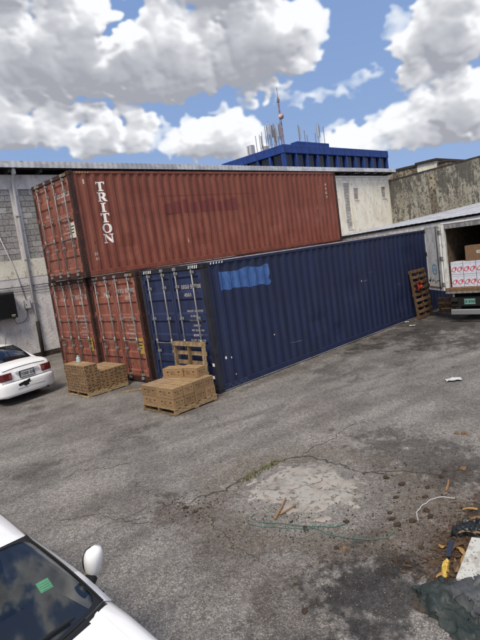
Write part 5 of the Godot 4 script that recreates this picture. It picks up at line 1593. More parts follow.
func sedan(called: String, label: String, at: Vector3, turn: float, paint: Material, rear_damage: bool) -> Node3D:
	var c := thing(called, label, "car", at, turn, "white cars")
	var hl := CAR_L * 0.5
	var ss := []
	for i in 88: ss.append(CAR_L * i / 87.0)
	# shell; the cabin is open above the belt
	var body := MB.new(false)
	var tray := MB.new(false)
	var secs := []
	for s in ss: secs.append(car_section(s))
	for i in secs.size() - 1:
		var s: float = (ss[i] + ss[i + 1]) * 0.5
		for k in 12:
			if k < 5 and s > 1.12 and s < 3.56: continue
			var into: MB = tray if k < 3 and s > 0.90 and s < 1.13 else body
			for z in 2:
				var a: Vector3 = secs[i][k]; var b: Vector3 = secs[i][k + 1]; var d: Vector3 = secs[i + 1][k + 1]; var e: Vector3 = secs[i + 1][k]
				if z == 1: into.quad(mirror_z(a), mirror_z(e), mirror_z(d), mirror_z(b))
				else: into.quad(a, b, d, e)
	for i in [0, secs.size() - 1]:
		for k in 12:
			var a: Vector3 = secs[i][k]; var b: Vector3 = secs[i][k + 1]
			body.quad(a, b, mirror_z(b), mirror_z(a))
	part(c, "body", body.done(), paint)
	part(c, "cowl_tray", tray.done(), M.black_plastic)
	part(c, "underbody", bx(Vector3(-hl + 0.15, 0.20, -0.62), Vector3(hl - 0.15, 0.30, 0.62)), M.chassis)
	# bonnet and boot lid: panels of their own, 7 mm proud
	for pn in [["bonnet", 0.12, 1.00, 4], ["boot_lid", 3.64, 4.28, 4]]:
		var m := MB.new(false)
		var rows := []
		for i in 15:
			var s: float = lerpf(pn[1], pn[2], i / 14.0)
			# the bonnet's rear edge bows forward less at the sides
			var row := []
			for k in range(-4, 5):
				var s2 := s
				if pn[0] == "bonnet": s2 = lerpf(pn[1], 0.88 + 0.20 * pow(absf(k) / 4.0, 2.0), i / 14.0)
				var q: Array = car_section(s2)
				var p: Vector3 = q[absi(k)]
				var edge := 0.0
				if absi(k) == 4: p = q[4].lerp(q[3], 0.25)
				p.y += 0.007
				row.append(Vector3(p.x, p.y, p.z * (-1.0 if k < 0 else 1.0)))
			rows.append(row)
		m.grid(rows)
		var rim := []
		for j in 9: rim.append(rows[0][j])
		for i in range(1, 15): rim.append(rows[i][8])
		for j in range(7, -1, -1): rim.append(rows[14][j])
		for i in range(13, 0, -1): rim.append(rows[i][0])
		var o := part(c, pn[0], m.done(), paint)
		var em := MB.new()
		for i in rim.size():
			var a: Vector3 = rim[i]; var b: Vector3 = rim[(i + 1) % rim.size()]
			em.quad(a, b, b + Vector3(0, -0.016, 0), a + Vector3(0, -0.016, 0))
		part(o, "panel_edge", em.done(), M.black_rubber)
	# glass house
	var wb := func(a: float) -> Vector3: return Vector3(hl - (1.13 - 0.21 * (1.0 - a * a)), 0.965 + 0.03 * (1.0 - a * a), a * 0.80)
	var wt := func(a: float) -> Vector3: return Vector3(hl - (1.66 - 0.07 * (1.0 - a * a)), 1.352 + 0.035 * (1.0 - a * a), a * 0.585)
	var rt := func(a: float) -> Vector3: return Vector3(hl - (2.98 + 0.06 * (1.0 - a * a)), 1.345 + 0.035 * (1.0 - a * a), a * 0.60)
	var rbk := func(a: float) -> Vector3: return Vector3(hl - (3.56 + 0.10 * (1.0 - a * a)), 1.0 + 0.02 * (1.0 - a * a), a * 0.70)
	for g in [["windscreen", wb, wt, M.windscreen], ["rear_window", rbk, rt, M.car_glass]]:
		var f0: Callable = g[1]; var f1: Callable = g[2]
		var rows := []; var fr := []
		for j in 13:
			var v := j / 12.0
			var row := []
			for i in 21:
				var a := -1.0 + i / 10.0
				# rounded lower corners
				var p: Vector3 = f0.call(a).lerp(f1.call(a), v)
				p += Vector3(0.018 if g[0] == "windscreen" else -0.018, 0.02, 0) * sin(v * PI)
				row.append(p)
			rows.append(row)
		var gm2 := MB.new(false)
		var inner := []
		for j in range(0, 13):
			var row := []
			for i in range(0, 21): row.append(rows[j][i])
			inner.append(row)
		gm2.grid(inner)
		var go := part(c, g[0], gm2.done(), g[3])
		var in2 := MB.new(false)
		var r2 := []
		for row in inner:
			var rw := []
			for p in row: rw.append(p + Vector3(-0.003 if g[0] == "windscreen" else 0.003, -0.004, 0))
			r2.append(rw)
		in2.grid(r2)
		part(go, "inner_face", in2.done(), g[3])
		# black ceramic border, wider at the foot and rounded into the corners
		var bm := MB.new(false)
		var off := Vector3(0.002, 0.004, 0) if g[0] == "windscreen" else Vector3(-0.002, 0.004, 0)
		var ins := 0.018; var n4 := 72
		var outer := []; var inr := []
		for k in n4 + 1:
			var th := TAU * k / n4
			var cu := cos(th); var cv := sin(th)
			var mx2 := maxf(absf(cu), absf(cv))
			var u := cu / mx2; var v := cv / mx2
			# superellipse inside the rim
			var sp := pow(pow(absf(u), 14.0) + pow(absf(v), 14.0), -1.0 / 14.0)
			outer.append(Vector2(u, v * 0.5 + 0.5))
			inr.append(Vector2(u * sp * (1.0 - ins / 0.68), (v * sp * (1.0 - 2.0 * ins / 0.66)) * 0.5 + 0.5))
		for k in n4:
			var pp := []
			for q in [outer[k], outer[k + 1], inr[k + 1], inr[k]]:
				var p: Vector3 = f0.call(q.x).lerp(f1.call(q.x), q.y)
				pp.append(p + Vector3(0.018 if g[0] == "windscreen" else -0.018, 0.02, 0) * sin(q.y * PI) + off)
			bm.quad(pp[0], pp[1], pp[2], pp[3])
		part(go, "black_border", bm.done(), M.black_plastic)
	# roof
	var rr := []
	for j in 15:
		var v := j / 14.0
		var row := []
		for i in 17:
			var a := -1.0 + i / 8.0
			var p: Vector3 = wt.call(a).lerp(rt.call(a), v)
			p.y += 0.035 * sin(v * PI) * (1.0 - 0.25 * a * a)
			row.append(p)
		var e0: Vector3 = row[0]; var e1: Vector3 = row[16]
		row.push_front(e0 + Vector3(0, -0.022, -0.022)); row.append(e1 + Vector3(0, -0.022, 0.022))
		row.push_front(e0 + Vector3(0, -0.05, -0.03)); row.append(e1 + Vector3(0, -0.05, 0.03))
		rr.append(row)
	var rm := MB.new(false)
	rm.grid(rr)
	part(c, "roof", rm.done(), paint)
	# sides: pillars and door glass between belt and roof rail
	for s in [-1.0, 1.0]:
		var belt := func(d: float) -> Vector3: return Vector3(hl - d, lerp_table(TOPS, d) - 0.03, s * lerp_table(WIDE, d) * 0.962)
		var rail := func(d: float) -> Vector3:
			var v := clampf((d - 1.66) / 1.32, 0.0, 1.0)
			return Vector3(hl - d, 1.300 + 0.03 * sin(v * PI), s * 0.63)
		var strips := [["a_pillar", 1.13, 1.27, 1.66, 1.735, paint], ["door_glass", 1.27, 2.22, 1.735, 2.28, M.car_glass], ["b_pillar", 2.22, 2.34, 2.28, 2.37, M.black_plastic], ["door_glass", 2.34, 3.14, 2.37, 2.80, M.car_glass], ["c_pillar", 3.14, 3.66, 2.80, 3.0, paint]]
		for st in strips:
			var m := MB.new(false)
			var rows := []
			for j in 7:
				var v := j / 6.0
				var row := []
				for i in 7:
					var u := i / 6.0
					var p: Vector3 = belt.call(lerpf(st[1], st[2], u)).lerp(rail.call(lerpf(st[3], st[4], u)), v)
					p.z += s * 0.022 * sin(v * PI)
					row.append(p)
				rows.append(row)
			# pillars wrap round to the screens
			if st[0] == "a_pillar":
				for j in 7:
					var v := j / 6.0
					var w0: Vector3 = wb.call(s).lerp(wt.call(s), v) + Vector3(0.018, 0.02, 0) * sin(v * PI)
					rows[j].push_front(w0)
			if st[0] == "c_pillar":
				for j in 7:
					var v := j / 6.0
					var w0: Vector3 = rbk.call(s).lerp(rt.call(s), v) + Vector3(-0.018, 0.02, 0) * sin(v * PI)
					rows[j].append(w0)
			m.grid(rows)
			part(c, st[0], m.done(), st[5])
		# belt seal
		var pts := []
		for i in 16: pts.append(belt.call(lerpf(1.25, 3.15, i / 15.0)) + Vector3(0, 0.006, s * 0.004))
		part(c, "belt_seal", mt(pts, 0.010, 6), M.black_rubber)
		var pr := []
		for j in 9:
			var v := j / 8.0
			pr.append(wb.call(s).lerp(wt.call(s), v) + Vector3(0.022, 0.024, 0) * sin(v * PI) + Vector3(0.004, 0.004, 0))
		part(c, "screen_rubber", mt(pr, 0.006, 6), M.black_rubber)
		# door mirror
		var mx := hl - 1.46
		var mm := MB.new(false)
		var rings := []
		for i in 13:
			var u := i / 12.0 * 2.0 - 1.0
			var r0 := pow(maxf(0.0, 1.0 - pow(absf(u), 2.4)), 0.5) * (0.92 + 0.2 * u)
			var ring := []
			for k in 18:
				var a := TAU * k / 18
				var xx := cos(a)
				ring.append(Vector3(mx + 0.035 * u + maxf(xx, -0.45) * 0.075 * r0, 1.045 + u * 0.135, s * (0.925 + 0.012 * u + sin(a) * 0.068 * r0 * (1.0 + 0.12 * u))))
			ring.append(ring[0])
			rings.append(ring)
		mm.grid(rings)
		var mo := part(c, "door_mirror", mm.done(), paint)
		var gl := MB.new()
		var gp := PackedVector2Array()
		for k in 18: gp.append(Vector2(cos(TAU * k / 18) * 0.112, sin(TAU * k / 18) * 0.056))
		gl.prism(gp, -0.012, 0.0, Vector3(mx - 0.036, 1.045, s * 0.925), Vector3(0.25, 0.97, 0), Vector3(0, 0, 1), Vector3(0.97, -0.25, 0))
		part(mo, "mirror_glass", gl.done(), M.black_plastic)
		var ft := MB.new(false)
		ft.tube([Vector3(mx + 0.02, 0.905, s * 0.79), Vector3(mx + 0.01, 0.925, s * 0.86), Vector3(mx - 0.005, 0.955, s * 0.905)], 0.055, 10, 0.042)
		part(mo, "mirror_foot", ft.done(), M.black_plastic)
		# wheels
		for wc in [0.80, 3.42]:
			var X: float = hl - wc
			var wm := MB.new(false)
			wm.tube([Vector3(X, 0.29, s * 0.62), Vector3(X, 0.29, s * 0.635), Vector3(X, 0.29, s * 0.80), Vector3(X, 0.29, s * 0.815)], 0.29, 24)
			var wo := part(c, "wheel", wm.done(), M.tyre)
			part(wo, "rim", mt([Vector3(X, 0.29, s * 0.812), Vector3(X, 0.29, s * 0.822)], 0.18, 18, 0.165), M.rim)
			part(wo, "hub_cap", mt([Vector3(X, 0.29, s * 0.820), Vector3(X, 0.29, s * 0.834)], 0.05, 12, 0.04), M.chrome)
			part(c, "wheel_well", bx(Vector3(X - 0.34, 0.25, minf(s * 0.50, s * 0.61)), Vector3(X + 0.34, 0.66, maxf(s * 0.50, s * 0.61))), M.chassis)
		# lamps
		var tl := MB.new()
		tl.prism(PackedVector2Array([Vector2(4.12, 0.800), Vector2(4.26, 0.775), Vector2(4.335, 0.735), Vector2(4.365, 0.66), Vector2(4.375, 0.44), Vector2(4.28, 0.44), Vector2(4.12, 0.70)]), 0.655, 0.835, Vector3(hl, 0, 0), Vector3(-1, 0, 0), Vector3(0, 0, s), Vector3.UP)
		var to := part(c, "tail_lamp", tl.done(), M.tail_red)
		part(to, "reversing_lens", bx(Vector3(hl - 4.380, 0.69, minf(s * 0.45, s * 0.52)), Vector3(hl - 4.3752, 0.80, maxf(s * 0.45, s * 0.52))), plain(Color(0.55, 0.30, 0.32), 0.2))
		var hd := MB.new()
		hd.prism(PackedVector2Array([Vector2(-0.02, 0.34), Vector2(-0.01, 0.60), Vector2(0.09, 0.70), Vector2(0.22, 0.77), Vector2(0.22, 0.6), Vector2(0.08, 0.34)]), 0.56, 0.665, Vector3(hl, 0, 0), Vector3(-1, 0, 0), Vector3(0, 0, s), Vector3.UP)
		part(c, "headlamp", hd.done(), M.headlamp)
		# door handles
		for hx in [2.05, 2.95]: part(c, "door_handle", bx(Vector3(hl - hx - 0.09, 0.80, minf(s * 0.868, s * 0.893)), Vector3(hl - hx + 0.09, 0.83, maxf(s * 0.868, s * 0.893)), 0.008), paint)
	# bumpers
	for e in [[4.02, 4.30, 4.42, 4.455, "rear_bumper"], [0.30, 0.06, -0.05, -0.09, "front_bumper"]]:
		var plan := PackedVector2Array([Vector2(e[0], 0.835), Vector2(e[1], 0.800), Vector2(e[2], 0.68), Vector2(e[3], 0.40), Vector2(e[3] + (0.012 if e[0] > 1 else -0.012), 0.0), Vector2(e[3], -0.40), Vector2(e[2], -0.68), Vector2(e[1], -0.800), Vector2(e[0], -0.835)])
		var bm := MB.new(false)
		var rows := []
		for lv in [[0.225, -0.05], [0.25, -0.012], [0.30, 0.0], [0.46, 0.004], [0.54, 0.004], [0.575, -0.012], [0.585, -0.07]]:
			var row := []
			for p in plan:
				var dir := Vector2(1.0 if e[0] > 1 else -1.0, p.y * 0.8).normalized()
				row.append(Vector3(hl - (p.x + dir.x * lv[1]), lv[0], p.y + dir.y * lv[1]))
			rows.append(row)
		bm.grid(rows)
		part(c, e[4], bm.done(), paint)
	part(c, "bumper_strip", bx(Vector3(-hl - 0.122, 0.395, -0.39), Vector3(-hl - 0.112, 0.42, 0.39), 0.003), M.pvc)
	var np := part(c, "number_plate", bx(Vector3(-hl - 0.035, 0.655, -0.19), Vector3(-hl - 0.022, 0.795, 0.19), 0.003), M.plate_white)
	part(np, "lettering", flat_mesh(text_tris("7298 GB", 0.105), Vector3(-hl - 0.038, 0.722, 0), Vector3(0, 0, 1), Vector3.UP), M.plate_ink)
	part(np, "plate_frame", bx(Vector3(-hl - 0.026, 0.64, -0.215), Vector3(-hl - 0.0, 0.81, 0.215), 0.004), M.plate_ink)
	part(c, "plate_garnish", bx(Vector3(-hl - 0.045, 0.815, -0.34), Vector3(-hl + 0.02, 0.845, 0.34), 0.008), paint)
	part(c, "exhaust", mt([Vector3(-hl - 0.09, 0.22, 0.5), Vector3(-hl + 0.3, 0.24, 0.5)], 0.028, 8), M.dark_steel)
	if rear_damage:
		var hp := PackedVector2Array()
		var r := RandomNumberGenerator.new(); r.seed = 4
		for k in 18:
			var a := TAU * k / 18
			var q := 1.0 + r.randf_range(-0.35, 0.35)
			hp.append(Vector2(cos(a) * 0.17 * q, sin(a) * 0.055 * q))
		hp[13] = Vector2(0.02, -0.13); hp[3] = Vector2(0.14, 0.09)
		var hm := MB.new()
		for t3 in poly_tris(hp): hm.tri(Vector3(-hl - 0.121, 0.50 + t3[0].y, -0.16 + t3[0].x), Vector3(-hl - 0.121, 0.50 + t3[1].y, -0.16 + t3[1].x), Vector3(-hl - 0.121, 0.50 + t3[2].y, -0.16 + t3[2].x))
		part(c, "broken_bumper_hole", hm.done(), M.black_rubber)
	part(c, "aerial", mt([Vector3(hl - 2.9, 1.37, 0.42), Vector3(hl - 3.00, 1.60, 0.42)], 0.007, 6), M.black_plastic)
	# inside
	var dash := MB.new(false)
	var dr := []
	for i in 9:
		var a := -1.0 + i / 4.0
		dr.append([wb.call(a * 0.90) + Vector3(-0.02, -0.02, 0), Vector3(hl - 1.42, 0.93, a * 0.70), Vector3(hl - 1.62, 0.90, a * 0.70), Vector3(hl - 1.70, 0.80, a * 0.70), Vector3(hl - 1.66, 0.50, a * 0.70)])
	dash.grid(dr)
	part(c, "dashboard", dash.done(), M.cabin)
	part(c, "cabin_floor", bx(Vector3(hl - 3.6, 0.30, -0.74), Vector3(hl - 1.2, 0.34, 0.74)), M.cabin)
	part(c, "parcel_shelf", bx(Vector3(hl - 3.62, 0.90, -0.66), Vector3(hl - 3.05, 0.93, 0.66), 0.01), M.cabin)
	for s in [-1.0, 1.0]:
		var st := part(c, "seat", bx(Vector3(hl - 2.35, 0.42, s * 0.36 - 0.25), Vector3(hl - 1.85, 0.58, s * 0.36 + 0.25), 0.05), M.seat)
		part(st, "seat_back", bx(Vector3(-0.07, 0, -0.24), Vector3(0.07, 0.62, 0.24), 0.05), M.seat, Transform3D(Basis(Vector3(0, 0, 1), 0.25), Vector3(hl - 2.32, 0.55, s * 0.36)))
		part(st, "headrest", bx(Vector3(-0.05, 0, -0.13), Vector3(0.05, 0.17, 0.13), 0.04), M.seat, Transform3D(Basis(Vector3(0, 0, 1), 0.2), Vector3(hl - 2.50, 1.16, s * 0.36)))
	part(c, "rear_seat", bx(Vector3(hl - 3.15, 0.42, -0.62), Vector3(hl - 2.95, 1.0, 0.62), 0.06), M.seat)
	var wheel := []
	for k in 25: wheel.append(Vector3(hl - 1.80 + 0.07 * cos(TAU * k / 24), 0.90 + 0.17 * cos(TAU * k / 24), 0.36 + 0.18 * sin(TAU * k / 24)))
	part(c, "steering_wheel", mt(wheel, 0.014, 6), M.black_plastic)
	# cowl and wipers
	var cw := MB.new(false)
	var cr := []
	for i in 17:
		var a := -1.0 + i / 8.0
		var p: Vector3 = wb.call(a)
		var q := p + Vector3(0.085 - 0.05 * absf(a), -0.028, 0)
		cr.append([p + Vector3(0.012, 0.006, 0), p + Vector3(0.05 - 0.03 * absf(a), 0.0, 0), q])
	cw.grid(cr)
	part(c, "cowl", cw.done(), M.black_plastic)
	for w2 in [[-0.58, 0.10], [0.02, 0.62]]:
		var p0: Vector3 = wb.call(w2[0] * 1.25).lerp(wt.call(w2[0] * 1.25), 0.06) + Vector3(0.02, 0.03, 0)
		var p1: Vector3 = wb.call(w2[1] * 1.25).lerp(wt.call(w2[1] * 1.25), 0.10) + Vector3(0.03, 0.035, 0)
		var pm: Vector3 = wb.call((w2[0] + w2[1]) * 0.62).lerp(wt.call((w2[0] + w2[1]) * 0.62), 0.09) + Vector3(0.028, 0.035, 0)
		part(c, "wiper", mt([p0, pm, p1], 0.009, 6), M.black_plastic)
	return c

func build_cars():
	var a := sedan("parked_car", "white car seen from above at the near left, green sticker on its windscreen", Vector3(4.60, 0.0, 6.79), 0.0, M.car_white, false)
	var hl := CAR_L * 0.5
	# sticker on the inside of the screen
	var m := MB.new()
	var o := Vector3(0.845, 1.158, -0.54)
	var ux := Vector3(-0.006, 0.004, 1.0).normalized(); var vx := Vector3(-0.50, 0.40, 0.05).normalized()
	var nn := Vector3(-0.012, -0.015, 0)
	m.quad(o + nn - ux * 0.040 - vx * 0.036, o + nn + ux * 0.040 - vx * 0.036, o + nn + ux * 0.040 + vx * 0.036, o + nn - ux * 0.040 + vx * 0.036)
	var st := part(a, "sticker", m.done(), M.sticker_green)
	var k := MB.new()
	for i in 4:
		var y := -0.028 + i * 0.015
		k.quad(o + nn * 0.6 - ux * 0.034 + vx * y, o + nn * 0.6 + ux * (0.034 - 0.012 * (i % 2)) + vx * y, o + nn * 0.6 + ux * (0.034 - 0.012 * (i % 2)) + vx * (y + 0.005), o + nn * 0.6 - ux * 0.034 + vx * (y + 0.005))
	part(st, "print", k.done(), plain(Color(0.45, 0.80, 0.62), 0.5))
	var w := Vector3(0.196, 0, 0.98)
	var rear := Vector3(-4.93, 0, 2.16)
	var head := Vector3(-0.98, 0, 0.196)
	sedan("parked_car", "white saloon by the left wall, its rear bumper torn, tail to the yard", rear + head * (CAR_L * 0.5 + 0.11), PI + 0.197, M.car_white2, true)

# ------------------------------------------------------------------ litter
func clod_mesh(sd: int, s: float) -> ArrayMesh:
	var n := FastNoiseLite.new(); n.seed = sd; n.frequency = 0.8; n.fractal_octaves = 3
	var rows := []
	for j in 9:
		var th := PI * j / 8.0
		var row := []
		for i in 13:
			var ph := TAU * (i % 12) / 12.0
			var d := Vector3(sin(th) * cos(ph), cos(th), sin(th) * sin(ph))
			var r := s * (1.0 + n.get_noise_3dv(d * 1.3) * 0.75)
			row.append(d * Vector3(r * (1.0 + 0.5 * fposmod(sd * 0.37, 1.0)), r * (0.55 + 0.3 * fposmod(sd * 0.61, 1.0)), r))
		rows.append(row)
	var m := MB.new(sd % 3 != 0)
	m.grid(rows)
	return m.done()

func on_ground(x: float, z: float, up := 0.0) -> Vector3: return Vector3(x, hgt(x, z) + up, z)

func leaf_mesh(l: float, w: float, curl: float) -> ArrayMesh:
	var m := MB.new(false)
	var rows := []
	for i in 7:
		var u := i / 6.0
		var ww := w * sin(PI * (0.08 + 0.90 * u)) * (1.0 - 0.25 * u)
		var y := curl * (4.0 * (u - 0.5) * (u - 0.5))
		rows.append([Vector3((u - 0.5) * l, y + curl * 0.5, -ww), Vector3((u - 0.5) * l, y, 0), Vector3((u - 0.5) * l, y + curl * 0.5, ww)])
	m.grid(rows)
	return m.done()

func smooth_path(p: Array) -> Array:
	var out := []
	for i in p.size() - 1:
		var a: Vector3 = p[maxi(i - 1, 0)]; var b: Vector3 = p[i]; var c: Vector3 = p[i + 1]; var d: Vector3 = p[mini(i + 2, p.size() - 1)]
		for k in 8:
			var q := b.cubic_interpolate(c, a, d, k / 8.0)
			q += Vector3(gm.get_noise_2d(q.x * 4.0, q.z * 4.0), 0, gm.get_noise_2d(q.z * 4.0, q.x * 4.0)) * 0.02
			out.append(Vector3(q.x, hgt(q.x, q.z) + 0.006 + 0.006 * absf(sin(q.x * 9.0)), q.z))
	out.append(p[-1])
	return out

func heap_h(x: float, z: float) -> float:
	var e := minf(minf((x - 6.26 - 0.16 * smoothstep(2.7, 3.1, z)) / 0.45, (7.9 - x) / 0.53), minf((z - 1.85) / 0.61, (4.0 - z) / 0.61))
	return hgt(x, z) - 0.012 + smoothstep(0.0, 1.0, e) * (0.11 + 0.05 * gm.get_noise_2d(x * 3, z * 3))

func top_h(x: float, z: float) -> float: return maxf(hgt(x, z), heap_h(x, z))

func build_litter():
	rng.seed = 123
	var spots := [[5.65,3.47,0.042],[5.57,3.50,0.03],[5.47,0.16,0.045],[5.38,0.20,0.04],[5.89,1.23,0.045],[5.74,2.72,0.035],[5.55,2.29,0.035],[5.46,1.97,0.04],[5.76,1.56,0.035],[5.73,1.38,0.03],[5.75,1.90,0.03],[5.20,1.90,0.045],[5.37,3.03,0.035],[5.83,2.13,0.028],[5.66,2.62,0.03],[5.85,2.80,0.045],[5.88,4.40,0.03],[5.59,4.17,0.02],[6.14,3.37,0.03],[6.24,3.33,0.035],[6.25,3.06,0.03],[6.07,2.50,0.035],[5.98,2.40,0.04],[3.69,3.79,0.03],[3.50,3.79,0.035],[5.95,2.66,0.04],[5.05,3.36,0.03],[4.85,3.34,0.022]]
	var where := ["nearest the dark stain, paired", "beside the one nearest the dark stain", "far right, right one of two", "far right, left one of two", "alone at the right edge", "above the green strap's end", "right of the slab", "right of the slab's far corner", "right edge, lower of two", "right edge, upper of two", "midway to the right edge", "in the far edge crack of the slab", "at the slab's near right corner", "left of the white wire", "small, just above the strap's end", "below the green strap's end", "at the bottom edge of the yard", "tiny, left of the dark stain", "left of the yellow cloth, left one", "left of the yellow cloth, right one", "above the yellow cloth", "inside the white wire, lower", "inside the white wire, upper", "left of the slab, right one of two", "left of the slab, left one of two", "under the white wire's end", "under the middle of the green strap", "tiny, under the slab's near edge"]
	for i in spots.size():
		var s: Array = spots[i]
		single("dirt_clod", clod_mesh(200 + i, s[2] * 0.8), M.clod_pale if i in [0, 2, 3, 4] else M.clod, "brown clod of dirt on the asphalt, " + where[i], "clod", Transform3D(Basis(Vector3.UP, rng.randf() * TAU), on_ground(s[0], s[1], s[2] * 0.22)), "clods of dirt on the asphalt")
	# crumbs of soil, too many to count
	var cm := MB.new()
	for k in 900:
		var c: Array = [[5.9, 2.4, 0.45], [6.3, 3.0, 0.35], [5.5, 1.7, 0.5], [5.3, 3.2, 0.4], [3.6, 3.75, 0.2], [4.6, 3.4, 0.5]][rng.randi_range(0, 5)]
		var p := Vector2(rng.randfn(c[0], c[2]), rng.randfn(c[1], c[2]))
		var s := rng.randf_range(0.004, 0.014)
		var b := Basis(Vector3(rng.randfn(), rng.randfn(), rng.randfn()).normalized(), rng.randf() * TAU)
		var o := on_ground(p.x, p.y, s * 0.4)
		var q := [b * Vector3(s, 0, 0), b * Vector3(-s, 0, 0), b * Vector3(0, s * 0.7, 0), b * Vector3(0, -s * 0.7, 0), b * Vector3(0, 0, s), b * Vector3(0, 0, -s)]
		for f in [[0, 2, 4], [2, 1, 4], [1, 3, 4], [3, 0, 4], [2, 0, 5], [1, 2, 5], [3, 1, 5], [0, 3, 5]]: cm.tri(o + q[f[0]], o + q[f[1]], o + q[f[2]])
	var cr := single("soil_crumbs", cm.done(), M.clod, "dark crumbs of soil strewn around the concrete slab", "soil")
	cr.set_meta("kind", "stuff")
	# straps, wire, sticks
	var r1 := MB.new(false)
	var pa := []
	for p in [[4.36,3.44],[4.40,3.52],[4.57,3.53],[4.82,3.42],[5.09,3.31],[5.32,3.17],[5.39,3.08]]: pa.append(on_ground(p[0], p[1], 0.012))
	r1.tube(smooth_path(pa), 0.005, 6)
	single("green_strap", r1.done(), M.rope, "green strap lying across the near edge of the concrete slab", "strap", Transform3D.IDENTITY, "green straps")
	var r2 := MB.new(false)
	pa = []
	for p in [[5.20,3.30],[5.35,3.33],[5.53,3.29],[5.77,3.20],[5.89,3.06],[5.88,2.91]]: pa.append(on_ground(p[0], p[1], 0.010))
	r2.tube(smooth_path(pa), 0.005, 6)
	single("green_strap", r2.done(), M.rope, "darker green strap curling right of the slab towards the clods", "strap", Transform3D.IDENTITY, "green straps")
	var r4 := MB.new(false)
	pa = []
	for p in [[4.42,3.62],[4.62,3.60],[4.95,3.44],[5.2,3.30]]: pa.append(on_ground(p[0], p[1], 0.008))
	r4.tube(smooth_path(pa), 0.0035, 6)
	single("green_strap", r4.done(), M.rope, "thin green strap just below the longest one by the slab", "strap", Transform3D.IDENTITY, "green straps")
	var r3 := MB.new(false)
	pa = []
	for p in [[6.00,2.62],[5.91,2.48],[5.90,2.28],[5.95,2.09],[6.13,2.02]]: pa.append(on_ground(p[0], p[1], 0.012))
	r3.tube(smooth_path(pa), 0.005, 6)
	single("white_wire", r3.done(), M.pvc, "bent white wire on the ground left of the rubbish heap", "wire")
	for s in [[[4.67,3.42],[4.49,3.01],0.014,"straight stick standing out on the near edge of the slab"],[[4.66,3.32],[4.70,3.07],0.010,"thinner stick beside the straight one on the slab"],[[5.98,1.91],[5.90,1.66],0.014,"short pale stick at the right edge above the white wire"]]:
		var m := MB.new()
		m.tube([on_ground(s[0][0], s[0][1], 0.022), on_ground((s[0][0] + s[1][0]) * 0.5 + 0.01, (s[0][1] + s[1][1]) * 0.5, 0.03), on_ground(s[1][0], s[1][1], 0.035)], s[2], 6, s[2] * 0.7)
		single("stick", m.done(), M.stick, s[3], "stick", Transform3D.IDENTITY, "sticks")
	# litter farther off
	for l in [[4.23, -2.35, 0.13, "crumpled white paper lying alone on the asphalt to the right"], [-0.0, -8.3, 0.06, "small white scrap near the blue container's far end"], [0.62, -7.7, 0.08, "pale scrap on the ground before the leaning pallet"]]:
		var rows := []
		for i in 7:
			var row := []
			for j in 6: row.append(Vector3((i / 6.0 - 0.5) * l[2] * 2.2 + rng.randf_range(-0.01, 0.01), 0.006 + rng.randf_range(0.0, 0.03), (j / 5.0 - 0.5) * l[2] * 1.3 + rng.randf_range(-0.012, 0.012)))
			rows.append(row)
		var m := MB.new()
		m.grid(rows)
		single("paper_scrap", m.done(), M.plate_white, l[3], "paper", Transform3D(Basis(Vector3.UP, 0.6), on_ground(maxf(l[0], 0.12), l[1], 0.012)), "paper scraps")
	# rubbish heap at the right edge: board, tarpaulins, cloth, strap, leaves
	var hp := MB.new(false)
	var rows := []
	for i in 31:
		var row := []
		for j in 41:
			var x := lerpf(6.24, 7.9, i / 30.0); var z := lerpf(1.85, 4.0, j / 40.0)
			row.append(Vector3(x, heap_h(x, z), z))
		rows.append(row)
	hp.grid(rows)
	var heap := single("soil_heap", hp.done(), M.soil, "low heap of dark soil under the rubbish at the right edge", "soil heap")
	var bb := Basis(Vector3.UP, 0.17) * Basis(Vector3(0, 0, 1), 0.08) * Basis(Vector3.RIGHT, 0.05)
	single("white_board", bx(Vector3(-0.42, 0, -0.30), Vector3(0.42, 0.03, 0.30), 0.006), M.board_white, "dirty white board lying on the rubbish heap at the right edge", "board", Transform3D(bb, Vector3(7.16, 0.185, 3.17)))
	rubbish_sheet("dark green tarpaulin bundled below the white board", M.tarp, Vector2(6.93, 3.74), Vector2(0.46, 0.20), 0.42, 0.07, 31)
	rubbish_sheet("grey tarpaulin folded over the near edge of the white board", M.tarp_grey, Vector2(7.16, 3.62), Vector2(0.42, 0.24), 0.25, 0.11, 37)
	rubbish_sheet("black plastic bag scrap above the white board", M.bag_black, Vector2(6.56, 2.66), Vector2(0.16, 0.13), 0.1, 0.07, 41)
	rubbish_sheet("grey plastic sheet curled at the right edge above the board", M.tarp_grey, Vector2(6.66, 2.34), Vector2(0.24, 0.12), 0.8, 0.08, 43)
	rubbish_sheet("crumpled yellow cloth between the tarpaulin and the blue strap", M.yellow_cloth, Vector2(6.60, 3.31), Vector2(0.04, 0.16), -0.45, 0.05, 47)
	single("blue_strap", bx(Vector3(-0.022, 0, -0.15), Vector3(0.022, 0.012, 0.15), 0.003), M.blue_strap, "short blue strip lying above the yellow cloth", "strip", Transform3D(Basis(Vector3.UP, 0.32) * Basis(Vector3.RIGHT, -0.10), Vector3(6.53, 0.075, 3.05)))
	var lw := ["by the yellow cloth", "above the blue strip", "under the white board's left corner", "on the white board's top edge", "between bag and board", "left of the black bag", "beside the grey plastic sheet", "right of the yellow cloth", "above the grey tarpaulin", "behind the black bag", "beside the stick above the heap", "left of the blue strip", "at the board's lower left", "over the soil by the strip"]
	var lp := [[6.66,3.24],[6.58,2.92],[6.76,3.32],[6.82,2.98],[6.74,2.9],[6.46,2.72],[6.68,2.6],[6.72,3.42],[6.80,3.44],[6.6,2.6],[6.3,2.2],[6.42,2.98],[6.74,3.38],[6.62,3.10]]
